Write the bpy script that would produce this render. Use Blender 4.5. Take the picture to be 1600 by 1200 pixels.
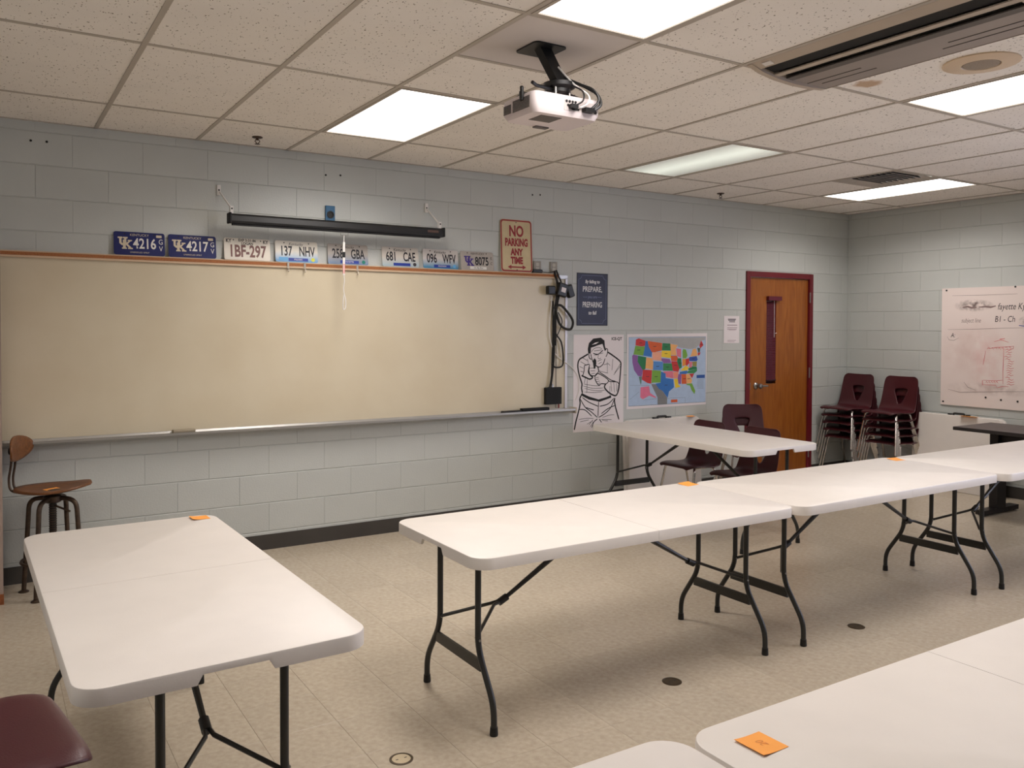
import bpy, math, random
from mathutils import Vector, Matrix, Euler
random.seed(7)
for o in list(bpy.data.objects): bpy.data.objects.remove(o, do_unlink=True)
SC = bpy.context.scene
C = SC.collection
PI = math.pi
H = 2.831            # ceiling height
XR = 7.495           # right wall
XL, YB = -2.0, -9.0  # left and back wall (out of view)
TP = 0.6096          # ceiling module
GY = -0.6935         # first ceiling cross line in front of the front wall

# ------------------------------------------------------------------ camera
CF, CPX, CPY = 1318.81, 806.817, 538.98
CP = Vector((-0.6129, -5.9646, 1.5936))
CR = Matrix(((0.845582, -0.533832, 0.003915), (0.533768, 0.845311, -0.023239), (0.009096, 0.021740, 0.999722)))  # rows right, forward, up
cam_d = bpy.data.cameras.new('camera'); cam = bpy.data.objects.new('camera', cam_d); C.objects.link(cam)
rt, fw, up = CR[0], CR[1], CR[2]
M = Matrix((( rt[0], up[0], -fw[0], CP[0]), (rt[1], up[1], -fw[1], CP[1]), (rt[2], up[2], -fw[2], CP[2]), (0, 0, 0, 1)))
cam.matrix_world = M
cam_d.sensor_fit = 'HORIZONTAL'; cam_d.sensor_width = 36.0
cam_d.lens = CF * 36.0 / 1600.0
cam_d.shift_x = -(CPX - 800.0) / 1600.0
cam_d.shift_y = (CPY - 600.0) / 1600.0
cam_d.clip_start = 0.05; cam_d.clip_end = 60
SC.camera = cam

def ray(px, py):
    u = (px - CPX) / CF; v = (CPY - py) / CF
    return rt * u + fw + up * v
def on_front(px, py, y=0.0):
    d = ray(px, py); return CP + d * ((y - CP[1]) / d[1])
def on_right(px, py, x=XR):
    d = ray(px, py); return CP + d * ((x - CP[0]) / d[0])

# ------------------------------------------------------------------ world, exposure
SKY_STRENGTH = 14.0
LAMP = 3.0           # glow of a lit lens as seen
LAMP_W = 29.0        # light given by one troffer
LAMP_C = (1.0, 0.932, 0.885)
w = bpy.data.worlds.new('sky'); SC.world = w; w.use_nodes = True
bg = w.node_tree.nodes['Background']; bg.inputs[0].default_value = (0.74, 0.78, 1.0, 1); bg.inputs[1].default_value = SKY_STRENGTH
vs = SC.view_settings; SC.display_settings.display_device = 'sRGB'
vs.view_transform = 'Standard'; vs.look = 'None'; vs.gamma = 1.0; vs.use_curve_mapping = False; vs.exposure = 0.0

# ------------------------------------------------------------------ materials
def lin(c):
    return tuple((x / 255 / 12.92) if x / 255 <= 0.04045 else ((x / 255 + 0.055) / 1.055) ** 2.4 for x in c) + (1.0,)
MATS = {}
def mat(name, rgb=None, rough=0.5, metal=0.0, emit=None, estr=0.0, var=0.0, vscale=6.0, bump=0.0, bscale=60.0, spec=None, rgb2=None, stretch=None, objrand=0.0):
    """principled material with a procedural colour variation and fine relief"""
    if name in MATS: return MATS[name]
    m = bpy.data.materials.new(name); m.use_nodes = True; MATS[name] = m
    nt = m.node_tree; N = nt.nodes; L = nt.links; b = N['Principled BSDF']
    c = lin(rgb) if rgb else (0.8, 0.8, 0.8, 1)
    b.inputs['Base Color'].default_value = c
    b.inputs['Roughness'].default_value = rough; b.inputs['Metallic'].default_value = metal
    if spec is not None: b.inputs['Specular IOR Level'].default_value = spec
    tc = N.new('ShaderNodeTexCoord'); mp = N.new('ShaderNodeMapping'); L.new(tc.outputs['Object'], mp.inputs['Vector'])
    if stretch: mp.inputs['Scale'].default_value = stretch
    if var > 0 or rgb2:
        nz = N.new('ShaderNodeTexNoise'); nz.inputs['Scale'].default_value = vscale; nz.inputs['Detail'].default_value = 6
        L.new(mp.outputs[0], nz.inputs['Vector'])
        rp = N.new('ShaderNodeValToRGB'); L.new(nz.outputs['Fac'], rp.inputs['Fac'])
        rp.color_ramp.elements[0].position = 0.3; rp.color_ramp.elements[1].position = 0.7
        c2 = lin(rgb2) if rgb2 else tuple(max(0, x * (1 - var)) for x in c[:3]) + (1,)
        c1 = c if rgb2 else tuple(min(1, x * (1 + var)) for x in c[:3]) + (1,)
        rp.color_ramp.elements[0].color = c2; rp.color_ramp.elements[1].color = c1
        out = rp.outputs['Color']
        if objrand > 0:
            oi = N.new('ShaderNodeObjectInfo'); mr = N.new('ShaderNodeMapRange'); L.new(oi.outputs['Random'], mr.inputs[0])
            mr.inputs[3].default_value = 1 - objrand; mr.inputs[4].default_value = 1 + objrand
            hs = N.new('ShaderNodeHueSaturation'); L.new(mr.outputs[0], hs.inputs['Value']); L.new(out, hs.inputs['Color']); out = hs.outputs['Color']
        L.new(out, b.inputs['Base Color'])
    if bump > 0:
        nb = N.new('ShaderNodeTexNoise'); nb.inputs['Scale'].default_value = bscale; nb.inputs['Detail'].default_value = 4
        L.new(mp.outputs[0], nb.inputs['Vector'])
        bp = N.new('ShaderNodeBump'); bp.inputs['Strength'].default_value = bump; bp.inputs['Distance'].default_value = 0.004
        L.new(nb.outputs['Fac'], bp.inputs['Height']); L.new(bp.outputs['Normal'], b.inputs['Normal'])
    if emit:
        b.inputs['Emission Color'].default_value = tuple(emit) + (1,); b.inputs['Emission Strength'].default_value = estr
    return m

WALL = mat('painted_block', (191, 194, 190), 0.42, var=0.035, vscale=2.5, bump=0.25, bscale=90, objrand=0.02)
MORT = mat('painted_mortar', (183, 186, 182), 0.55, var=0.03, bump=0.2)
PLAINW = mat('painted_plain_wall', (191, 194, 190), 0.5, var=0.03, bump=0.2)
BASE = mat('rubber_base', (62, 58, 54), 0.5, var=0.1)
FLOORG = mat('floor_joint', (166, 150, 130), 0.8, var=0.1)
FT = mat('vinyl_tile', (196, 184, 165), 0.27, rgb2=(180, 166, 146), vscale=38, bump=0.03, bscale=25, objrand=0.035)
GRID = mat('grid_metal', (180, 170, 157), 0.5, var=0.03)
PLASTIC = mat('table_plastic', (228, 221, 214), 0.42, var=0.02, vscale=8, bump=0.06, bscale=220)
PLASTIC_DK = mat('table_plastic_underside', (190, 184, 176), 0.6, var=0.03)
LEG = mat('leg_enamel', (50, 50, 48), 0.35, metal=0.3, var=0.1)
RUB = mat('black_rubber', (14, 14, 14), 0.6, var=0.1)
BURG = mat('burgundy_plastic', (66, 17, 25), 0.38, var=0.06, bump=0.1, bscale=300)
CHROME = mat('chrome', (215, 210, 205), 0.14, metal=1.0, var=0.03)
ORANGE = mat('orange_note', (255, 168, 72), 0.7, var=0.03)
BLACK = mat('black_plastic', (17, 17, 18), 0.4, var=0.1)
BLACKM = mat('black_matte', (8, 8, 9), 0.7, var=0.1)
ALU = mat('aluminium', (176, 174, 170), 0.35, metal=0.75, var=0.04)
WBOARD = mat('cream_board', (214, 203, 178), 0.33, rgb2=(206, 193, 166), vscale=2.2)
CORK = mat('cork_strip', (164, 104, 62), 0.8, var=0.2, vscale=120)
RAILW = mat('rail_tan', (205, 178, 148), 0.5, var=0.05)
WHITE = mat('white_plastic', (228, 224, 220), 0.4, var=0.02)
PAPER = mat('white_paper', (232, 224, 226), 0.7, var=0.015)
INK = mat('ink_black', (16, 15, 16), 0.7, var=0.05)
FRAME_R = mat('door_frame_paint', (104, 18, 30), 0.4, var=0.05)
STEEL = mat('steel', (150, 148, 145), 0.3, metal=0.9, var=0.05)
BEIGE = mat('beige_metal', (196, 184, 168), 0.45, var=0.03)

def wood(name, a, b_, scale=(1, 1, 1), rough=0.4):
    m = bpy.data.materials.new(name); m.use_nodes = True; nt = m.node_tree; N = nt.nodes; L = nt.links
    b = N['Principled BSDF']; b.inputs['Roughness'].default_value = rough
    tc = N.new('ShaderNodeTexCoord'); mp = N.new('ShaderNodeMapping'); L.new(tc.outputs['Object'], mp.inputs[0]); mp.inputs['Scale'].default_value = scale
    n1 = N.new('ShaderNodeTexNoise'); n1.inputs['Scale'].default_value = 5; n1.inputs['Detail'].default_value = 8; n1.inputs['Distortion'].default_value = 1.2
    L.new(mp.outputs[0], n1.inputs['Vector'])
    rp = N.new('ShaderNodeValToRGB'); L.new(n1.outputs['Fac'], rp.inputs[0])
    rp.color_ramp.elements[0].position = 0.3; rp.color_ramp.elements[1].position = 0.7
    rp.color_ramp.elements[0].color = lin(b_); rp.color_ramp.elements[1].color = lin(a)
    L.new(rp.outputs[0], b.inputs['Base Color'])
    return m
DOORW = wood('door_veneer', (158, 94, 34), (132, 70, 22), (5, 5, 0.5), 0.35)
STOOLW = wood('stool_plywood', (128, 80, 40), (96, 58, 28), (2, 9, 9), 0.45)

def speckled(name, base, dark, plain=False, stain=None):
    """mineral fibre ceiling tile: fissures and pin holes"""
    m = bpy.data.materials.new(name); m.use_nodes = True; nt = m.node_tree; N = nt.nodes; L = nt.links
    b = N['Principled BSDF']; b.inputs['Roughness'].default_value = 0.9; b.inputs['Specular IOR Level'].default_value = 0.1
    tc = N.new('ShaderNodeTexCoord'); oi = N.new('ShaderNodeObjectInfo')
    ad = N.new('ShaderNodeVectorMath'); ad.operation = 'ADD'; sc_ = N.new('ShaderNodeVectorMath'); sc_.operation = 'SCALE'
    cx = N.new('ShaderNodeCombineXYZ'); L.new(oi.outputs['Random'], cx.inputs[0]); L.new(oi.outputs['Random'], cx.inputs[1])
    L.new(cx.outputs[0], sc_.inputs[0]); sc_.inputs['Scale'].default_value = 37.0
    L.new(tc.outputs['Object'], ad.inputs[0]); L.new(sc_.outputs[0], ad.inputs[1])
    vo = N.new('ShaderNodeTexVoronoi'); vo.inputs['Scale'].default_value = 85; vo.inputs['Randomness'].default_value = 1
    mp = N.new('ShaderNodeMapping'); mp.inputs['Scale'].default_value = (1.0, 0.6, 1.0); L.new(ad.outputs[0], mp.inputs[0]); L.new(mp.outputs[0], vo.inputs['Vector'])
    nz = N.new('ShaderNodeTexNoise'); nz.inputs['Scale'].default_value = 45; nz.inputs['Detail'].default_value = 3; L.new(ad.outputs[0], nz.inputs['Vector'])
    # hole where the cell is close and the noise is high
    m1 = N.new('ShaderNodeMapRange'); L.new(nz.outputs['Fac'], m1.inputs[0]); m1.inputs[1].default_value = 0.45; m1.inputs[2].default_value = 0.75; m1.inputs[3].default_value = 0.05; m1.inputs[4].default_value = 0.42
    lt = N.new('ShaderNodeMath'); lt.operation = 'LESS_THAN'; L.new(vo.outputs['Distance'], lt.inputs[0]); L.new(m1.outputs[0], lt.inputs[1])
    n2 = N.new('ShaderNodeTexNoise'); n2.inputs['Scale'].default_value = 3; n2.inputs['Detail'].default_value = 4; L.new(ad.outputs[0], n2.inputs['Vector'])
    r2 = N.new('ShaderNodeValToRGB'); L.new(n2.outputs['Fac'], r2.inputs[0])
    r2.color_ramp.elements[0].position = 0.3; r2.color_ramp.elements[1].position = 0.7
    bl = lin(base); r2.color_ramp.elements[0].color = tuple(x * 0.95 for x in bl[:3]) + (1,); r2.color_ramp.elements[1].color = bl
    mx = N.new('ShaderNodeMix'); mx.data_type = 'RGBA'; L.new(r2.outputs[0], mx.inputs[6]); mx.inputs[7].default_value = lin(dark)
    if plain: mx.inputs[0].default_value = 0.0
    else: L.new(lt.outputs[0], mx.inputs[0])
    out = mx.outputs[2]
    if stain:
        sx, sy, r = stain
        mp2 = N.new('ShaderNodeMapping'); mp2.inputs['Location'].default_value = (-sx, -sy, 0); L.new(tc.outputs['Object'], mp2.inputs[0])
        ln = N.new('ShaderNodeVectorMath'); ln.operation = 'LENGTH'; L.new(mp2.outputs[0], ln.inputs[0])
        n3 = N.new('ShaderNodeTexNoise'); n3.inputs['Scale'].default_value = 14; L.new(tc.outputs['Object'], n3.inputs['Vector'])
        ma = N.new('ShaderNodeMath'); ma.operation = 'MULTIPLY_ADD'; L.new(n3.outputs['Fac'], ma.inputs[0]); ma.inputs[1].default_value = 0.10; L.new(ln.outputs['Value'], ma.inputs[2])
        rr = N.new('ShaderNodeMapRange'); L.new(ma.outputs[0], rr.inputs[0]); rr.inputs[1].default_value = r + 0.055; rr.inputs[2].default_value = r + 0.02; rr.inputs[3].default_value = 0; rr.inputs[4].default_value = 0.75
        m3 = N.new('ShaderNodeMix'); m3.data_type = 'RGBA'; L.new(rr.outputs[0], m3.inputs[0]); L.new(out, m3.inputs[6]); m3.inputs[7].default_value = lin((176, 136, 92)); out = m3.outputs[2]
    L.new(out, b.inputs['Base Color'])
    return m
CT = speckled('ceiling_fibre', (244, 238, 230), (128, 114, 100))
CTS = speckled('ceiling_fibre_stained', (244, 238, 230), (128, 114, 100), stain=(-0.15, 0.485, 0.075))
CPLAIN = speckled('ceiling_plain', (214, 206, 200), (200, 190, 176), plain=True)

# ------------------------------------------------------------------ mesh helpers
class MB:
    def __init__(s): s.v = []; s.f = []
    def add(s, v, f):
        k = len(s.v); s.v += [tuple(x) for x in v]; s.f += [tuple(i + k for i in q) for q in f]; return s
    def box(s, c, d, rz=0.0, rx=0.0, ry=0.0):
        e = Euler((rx, ry, rz)).to_matrix(); c = Vector(c); hx, hy, hz = d[0] / 2, d[1] / 2, d[2] / 2
        v = [c + e @ Vector((sx * hx, sy * hy, sz * hz)) for sx, sy, sz in ((-1,-1,-1),(1,-1,-1),(1,1,-1),(-1,1,-1),(-1,-1,1),(1,-1,1),(1,1,1),(-1,1,1))]
        return s.add(v, [(0,3,2,1),(4,5,6,7),(0,1,5,4),(1,2,6,5),(2,3,7,6),(3,0,4,7)])
    def bb(s, x0, x1, y0, y1, z0, z1): return s.box(((x0+x1)/2, (y0+y1)/2, (z0+z1)/2), (x1-x0, y1-y0, z1-z0))
    def tube(s, pts, r, n=10, caps=True):
        pts = [Vector(p) for p in pts]; m = len(pts); rs = r if isinstance(r, (list, tuple)) else [r] * m
        t0 = (pts[1] - pts[0]).normalized(); a = Vector((0, 0, 1)) if abs(t0.z) < 0.9 else Vector((1, 0, 0))
        nrm = t0.cross(a).normalized(); v = []
        for i, p in enumerate(pts):
            t = (pts[min(i+1, m-1)] - pts[max(i-1, 0)]).normalized()
            nrm = (nrm - t * nrm.dot(t)).normalized(); bn = t.cross(nrm)
            v += [p + (nrm * math.cos(2*PI*k/n) + bn * math.sin(2*PI*k/n)) * rs[i] for k in range(n)]
        f = [(i*n+k, i*n+(k+1)%n, (i+1)*n+(k+1)%n, (i+1)*n+k) for i in range(m-1) for k in range(n)]
        if caps: f += [tuple(range(n-1, -1, -1)), tuple((m-1)*n+k for k in range(n))]
        return s.add(v, f)
    def lathe(s, prof, c=(0,0,0), n=24, axis='z'):
        v = []; c = Vector(c)
        for r, z in prof:
            for k in range(n):
                a = 2*PI*k/n; q = Vector((r*math.cos(a), r*math.sin(a), z))
                if axis == 'y': q = Vector((q.x, q.z, q.y))
                if axis == 'x': q = Vector((q.z, q.x, q.y))
                v.append(c + q)
        m = len(prof); f = [(i*n+k, i*n+(k+1)%n, (i+1)*n+(k+1)%n, (i+1)*n+k) for i in range(m-1) for k in range(n)]
        f += [tuple(range(n-1, -1, -1)), tuple((m-1)*n+k for k in range(n))]
        return s.add(v, f)
    def prism(s, o, z0, z1):
        n = len(o); area = sum(o[i][0]*o[(i+1)%n][1] - o[(i+1)%n][0]*o[i][1] for i in range(n))
        if area < 0: o = o[::-1]
        v = [(x, y, z0) for x, y in o] + [(x, y, z1) for x, y in o]
        return s.add(v, [tuple(range(n-1, -1, -1)), tuple(range(n, 2*n))] + [(i, (i+1)%n, n+(i+1)%n, n+i) for i in range(n)])
    def ribbon(s, pts, wd, z):
        pts = [Vector((p[0], p[1])) for p in pts]; m = len(pts); v = []
        for i, p in enumerate(pts):
            t = (pts[min(i+1, m-1)] - pts[max(i-1, 0)]); t = t.normalized() if t.length > 1e-9 else Vector((1, 0))
            k = wd * (0.55 if i in (0, m-1) and m > 2 else 1.0) / 2
            v += [(p.x - t.y*k, p.y + t.x*k, z), (p.x + t.y*k, p.y - t.x*k, z)]
        return s.add(v, [(2*i, 2*i+1, 2*i+3, 2*i+2) for i in range(m-1)])
    def mesh(s, name):
        me = bpy.data.meshes.new(name); me.from_pydata(s.v, [], s.f); me.update(); return me
    def build(s, name, m, parent=None, smooth=False, loc=None, rot=None):
        me = s.mesh(name); me.materials.append(m)
        if smooth:
            for p in me.polygons: p.use_smooth = True
            try: me.set_sharp_from_angle(angle=math.radians(40))
            except Exception: pass
        return link(name, me, parent, loc, rot)
def link(name, me, parent=None, loc=None, rot=None):
    o = bpy.data.objects.new(name, me); C.objects.link(o)
    if parent: o.parent = parent
    if loc: o.location = loc
    if rot: o.rotation_euler = rot
    return o
def tag(o, label, cat, group=None):
    o['label'] = label; o['category'] = cat
    if group: o['group'] = group
    return o
def thing(name, label, cat, loc=(0,0,0), rot=(0,0,0), group=None):
    o = bpy.data.objects.new(name, None); C.objects.link(o); o.empty_display_size = 0.05
    o.location = loc; o.rotation_euler = rot
    return tag(o, label, cat, group)
def struct(o): o['kind'] = 'structure'; return o
def kids(o): return list(o.children)
def copy_tree(o, parent=None):
    c = o.copy(); C.objects.link(c); c.parent = parent
    for ch in kids(o): copy_tree(ch, c)
    return c
def bevel(o, wd=0.004, seg=2):
    b = o.modifiers.new('bevel', 'BEVEL'); b.width = wd; b.segments = seg; b.limit_method = 'ANGLE'; return o
def smooth_path(pts, n=6):
    P = [Vector(p) for p in pts]; out = []
    for i in range(len(P)-1):
        p0 = P[max(i-1,0)]; p1 = P[i]; p2 = P[i+1]; p3 = P[min(i+2, len(P)-1)]
        for k in range(n):
            t = k/n
            out.append(0.5*((2*p1) + (p2-p0)*t + (2*p0-5*p1+4*p2-p3)*t*t + (3*p1-p0-3*p2+p3)*t**3))
    out.append(P[-1]); return out
def rrect(x0, x1, y0, y1, r, n=5):
    o = []
    for cx, cy, a in ((x1-r, y0+r, -PI/2), (x1-r, y1-r, 0), (x0+r, y1-r, PI/2), (x0+r, y0+r, PI)):
        o += [(cx + r*math.cos(a+PI/2*k/n), cy + r*math.sin(a+PI/2*k/n)) for k in range(n+1)]
    return o
TXT = bpy.data.curves.new('lettering', 'FONT')
def text(name, body, size, x, y, z, m, parent, sx=1.0, align='CENTER', shear=0.0, bold=0.0, space=1.0, rot=0.0):
    """flat lettering in the local xy plane of its thing"""
    cu = bpy.data.curves.new('lettering', 'FONT'); cu.body = body; cu.size = size; cu.align_x = align; cu.align_y = 'CENTER'
    cu.shear = shear; cu.offset = bold; cu.space_character = space; cu.resolution_u = 3
    t = bpy.data.objects.new('lettering', cu); C.objects.link(t)
    bpy.context.view_layer.update()
    me = bpy.data.meshes.new_from_object(t.evaluated_get(bpy.context.evaluated_depsgraph_get()))
    bpy.data.objects.remove(t, do_unlink=True); bpy.data.curves.remove(cu)
    me.transform(Matrix.Translation((x, y, z)) @ Matrix.Rotation(rot, 4, 'Z') @ Matrix.Diagonal((sx, 1, 1, 1)))
    me.materials.clear(); me.materials.append(m)
    return link(name, me, parent)
FRONT = (PI/2, 0, 0)           # local x right, y up, z out of the front wall
RIGHT = (PI/2, 0, -PI/2)       # the same on the right wall

# ------------------------------------------------------------------ floor
floor = struct(MB().bb(XL, XR, YB, 0.0, -0.08, -0.0022).build('floor', FLOORG))
P12 = 0.3048; x0f = 0.575 - 9 * P12
def tile_mesh(wx, wy):
    b = MB(); e = 0.0006; x, y = wx/2 - 0.0004, wy/2 - 0.0004
    b.add([(-x,-y,-0.0022),(x,-y,-0.0022),(x,y,-0.0022),(-x,y,-0.0022),(-x,-y,-0.0005),(x,-y,-0.0005),(x,y,-0.0005),(-x,y,-0.0005),(-x+e,-y+e,0),(x-e,-y+e,0),(x-e,y-e,0),(-x+e,y-e,0)],
          [(0,1,5,4),(1,2,6,5),(2,3,7,6),(3,0,4,7),(4,5,9,8),(5,6,10,9),(6,7,11,10),(7,4,8,11),(8,9,10,11)])
    return b
tm = tile_mesh(P12, P12).mesh('floor_tile'); tm.materials.append(FT)
cells = []
i = 0
while x0f + i*P12 < XR:
    xa, xb = max(XL, x0f + i*P12), min(XR, x0f + (i+1)*P12); j = 0
    while -j*P12 > YB:
        ya, yb = max(YB, -(j+1)*P12), -j*P12
        if xb - xa > 0.02 and yb - ya > 0.02: cells.append((xa, xb, ya, yb))
        j += 1
    i += 1
def in_view(x, y, z, mx=40):
    d = Vector((x, y, z)) - CP; f_ = d.dot(fw)
    if f_ < 0.2: return False
    return -mx < CPX + CF * d.dot(rt) / f_ < 1600 + mx and -mx < CPY - CF * d.dot(up) / f_ < 1200 + mx
vis = [c for c in cells if in_view((c[0]+c[1])/2, (c[2]+c[3])/2, 0)]
vis.sort(key=lambda c: (Vector(((c[0]+c[1])/2, (c[2]+c[3])/2, 0)) - CP).length)
near = set(vis[:300])
rest = MB()
for c in cells:
    cx, cy, wx, wy = (c[0]+c[1])/2, (c[2]+c[3])/2, c[1]-c[0], c[3]-c[2]
    if c in near:
        if abs(wx-P12) < 1e-4 and abs(wy-P12) < 1e-4: me = tm
        else: me = tile_mesh(wx, wy).mesh('floor_tile'); me.materials.append(FT)
        link('floor_tile', me, floor, (cx, cy, 0))
    else:
        t = tile_mesh(wx, wy); rest.add([(x+cx, y+cy, z) for x, y, z in t.v], t.f)
rest.build('floor_tiles_beyond', FT, floor)['kind'] = 'stuff'

# ------------------------------------------------------------------ block walls
BW, BH, J = 0.4064, 0.2032, 0.004
def block_mesh(wx, hz):
    b = MB(); x, z, e, g = (wx-.0003)/2, (hz-J)/2, 0.003, .0008
    v = [(-x+g,0,-z+e),(x-g,0,-z+e),(x-g,0,z-e),(-x+g,0,z-e),(-x,e,-z),(x,e,-z),(x,e,z),(-x,e,z),(-x,.03,-z),(x,.03,-z),(x,.03,z),(-x,.03,z)]
    return b.add(v, [(0,1,2,3),(4,5,1,0),(5,6,2,1),(6,7,3,2),(7,4,0,3),(8,9,5,4),(9,10,6,5),(10,11,7,6),(11,8,4,7)])
bcache = {}
def get_block(wx, hz):
    k = (round(wx, 3), round(hz, 3))
    if k not in bcache: bcache[k] = block_mesh(wx, hz).mesh('block'); bcache[k].materials.append(WALL)
    return bcache[k]
def block_wall(parent, s0, s1, place, phase, openings=(), max_s=None, limit=300):
    """running bond from s0 to s1 along the wall; place(s, z) gives location and rotation"""
    stuff = MB(); cnt = 0; k = -1; z = 0.128 - BH; out = []
    while z < H:
        za, zb = max(z, 0.0), min(z + BH, H)
        off = phase + (BW/2 if k % 2 else 0); n0 = math.floor((s0 - off)/BW)
        for n in range(n0, n0 + int((s1-s0)/BW) + 3):
            a, b = max(s0, off + n*BW), min(s1, off + (n+1)*BW)
            segs = [(a, b)]
            for oa, ob, oz in openings:
                if za < oz - 0.03:
                    segs = [q for (p_, r_) in segs for q in ((p_, min(r_, oa)), (max(p_, ob), r_)) if q[1] - q[0] > 0.02]
            for p_, r_ in segs:
                if r_ - p_ > 0.02 and zb - za > 0.02: out.append((p_, r_, za, zb))
        z += BH; k += 1
    for p_, r_, za, zb in out:
        loc, rz = place((p_+r_)/2, (za+zb)/2)
        if in_view(loc[0], loc[1], loc[2], 60) and cnt < limit:
            link('block', get_block(r_-p_, zb-za), parent, loc, (0, 0, rz)); cnt += 1
        else:
            t = block_mesh(r_-p_, zb-za); R = Matrix.Rotation(rz, 3, 'Z')
            stuff.add([R @ Vector(q) + Vector(loc) for q in t.v], t.f)
    if stuff.v: stuff.build('blocks_out_of_view', WALL, parent)['kind'] = 'stuff'
DX0, DX1, DZ = 5.885, 6.900, 2.15
wf = MB()
wf.bb(XL-.1, DX0+.02, 0.004, 0.16, 0, H+.1); wf.bb(DX1-.02, XR+.1, 0.004, 0.16, 0, H+.1); wf.bb(DX0+.02, DX1-.02, 0.004, 0.16, DZ-.01, H+.1)
wall_front = struct(wf.build('wall_front', MORT))
block_wall(wall_front, XL, XR, lambda s, z: ((s, 0.0, z), 0.0), 0.68, [(DX0+.01, DX1-.01, 2.16)])
WIN = [(-4.3, -5.5), (-5.8, -7.0)]; WZ0, WZ1 = 0.95, 2.35  # out-of-view windows, added to bring cool daylight onto the tables
wr = MB(); xs0, xs1 = XR+.004, XR+.16
wr.bb(xs0, xs1, WIN[0][0], 0.1, 0, H+.1); wr.bb(xs0, xs1, WIN[1][0], WIN[0][1], 0, H+.1); wr.bb(xs0, xs1, YB-.1, WIN[1][1], 0, H+.1)
for a, b in WIN: wr.bb(xs0, xs1, b, a, 0, WZ0); wr.bb(xs0, xs1, b, a, WZ1, H+.1)
wall_right = struct(wr.build('wall_right', MORT))
block_wall(wall_right, 0.0, 3.9, lambda s, z: ((XR, -s, z), -PI/2), 0.25)
pl = MB().bb(XR-.001, XR+.004, WIN[0][0], -3.9, 0, H); pl.bb(XR-.001, XR+.004, YB, WIN[1][1], 0, H); pl.bb(XR-.001, XR+.004, WIN[1][0], WIN[0][1], 0, H)
pl.build('wall_finish', PLAINW, wall_right)
struct(MB().bb(XL-.15, XL, YB-.1, 0.1, 0, H+.1).build('wall_left', PLAINW))
struct(MB().bb(XL-.1, XR+.1, YB-.15, YB, 0, H+.1).build('wall_back', PLAINW))
GLASS = bpy.data.materials.new('window_glass'); GLASS.use_nodes = True
nt = GLASS.node_tree; nt.nodes.remove(nt.nodes['Principled BSDF']); tr = nt.nodes.new('ShaderNodeBsdfTransparent'); gl = nt.nodes.new('ShaderNodeBsdfGlossy'); gl.inputs['Roughness'].default_value = 0.02
mxs = nt.nodes.new('ShaderNodeMixShader'); mxs.inputs[0].default_value = 0.08; nt.links.new(tr.outputs[0], mxs.inputs[1]); nt.links.new(gl.outputs[0], mxs.inputs[2]); nt.links.new(mxs.outputs[0], nt.nodes['Material Output'].inputs[0])
for n, (a, b) in enumerate(WIN):
    f = MB(); m_ = (a+b)/2
    for ya, yb in ((a-.05, a), (b, b+.05), (m_-.02, m_+.02)): f.bb(XR+.02, XR+.09, ya, yb, WZ0, WZ1)
    for za, zb in ((WZ0, WZ0+.05), (WZ1-.05, WZ1)): f.bb(XR+.02, XR+.09, b, a, za, zb)
    wo = struct(f.build('window_%d' % (n+1), ALU))
    MB().bb(XR+.05, XR+.056, b+.05, a-.05, WZ0+.05, WZ1-.05).build('pane', GLASS, wo)
    MB().bb(XR-.04, XR+.09, b-.02, a+.02, WZ0-.03, WZ0).build('window_sill', BEIGE, wo)
    la = bpy.data.lights.new('window_portal', 'AREA'); la.shape = 'RECTANGLE'; la.size = WZ1-WZ0; la.size_y = a-b
    la.cycles.is_portal = True
    lo = bpy.data.objects.new('window_portal', la); C.objects.link(lo); lo.location = (XR+.12, m_, (WZ0+WZ1)/2); lo.rotation_euler = (0, PI/2, 0); lo.parent = wo
# baseboards
def baseboard(name, pieces):
    b = MB()
    for x0, x1, y0, y1 in pieces: b.bb(x0, x1, y0, y1, 0, 0.107)
    return struct(b.build(name, BASE))
baseboard('baseboard_front', [(XL, DX0-.003, -.006, .03), (DX1+.003, XR, -.006, .03)])
baseboard('baseboard_right', [(XR-.006, XR+.03, YB, -.006)])

# ------------------------------------------------------------------ ceiling
ceiling = struct(MB().bb(XL, XR, YB, 0, H+.03, H+.12).build('ceiling', MORT))
cols = list(range(-4, 14)); rows = list(range(-1, 8))
def cell(c, r0, r1): return (c*TP, (c+1)*TP, GY - r1*2*TP, GY - r0*2*TP)
LIGHTS = {(2,0): 1.0, (2,2): .74, (6,0): 0, (10,0): .64, (6,2): .60, (-2,2): .46}   # tuned share of full output; the far-left fixture is added, out of view
special = {(2,1.5): 'panel', (9,.5): 'vent', (4,2): 'ac'}
TT = 0.016
def ctile(x0, x1, y0, y1, m=CT, name='ceiling_tile'):
    x0, x1, y0, y1 = max(x0, XL), min(x1, XR), max(y0, YB), min(y1, 0)
    if x1-x0 < .03 or y1-y0 < .03: return None
    k = (round(x1-x0, 3), round(y1-y0, 3), m.name)
    if k not in bcache:
        a, b = (x1-x0)/2-.003, (y1-y0)/2-.003
        bcache[k] = MB().bb(-a, a, -b, b, 0, TT).mesh('ceiling_tile'); bcache[k].materials.append(m)
    return link(name, bcache[k], ceiling, ((x0+x1)/2, (y0+y1)/2, H))
for c in cols:
    for r in rows:
        if (c, r) in LIGHTS or (c, r) == (4, 2): continue
        if (c, r) == (2, 1): ctile(*cell(2, 1, 1.5)); ctile(*cell(2, 1.5, 2), CPLAIN, 'plain_panel'); continue
        if (c, r) == (9, 0): ctile(*cell(9, 0, .5)); continue
        ctile(*cell(c, r, r+1), CTS if (c, r) == (5, 2) else CT)
for c in cols:
    x = c*TP
    if XL+.02 < x < XR-.02:
        MB().bb(x-.012, x+.012, YB, 0, -.004, 0).build('runner', GRID, ceiling, loc=(0,0,H))
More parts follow.
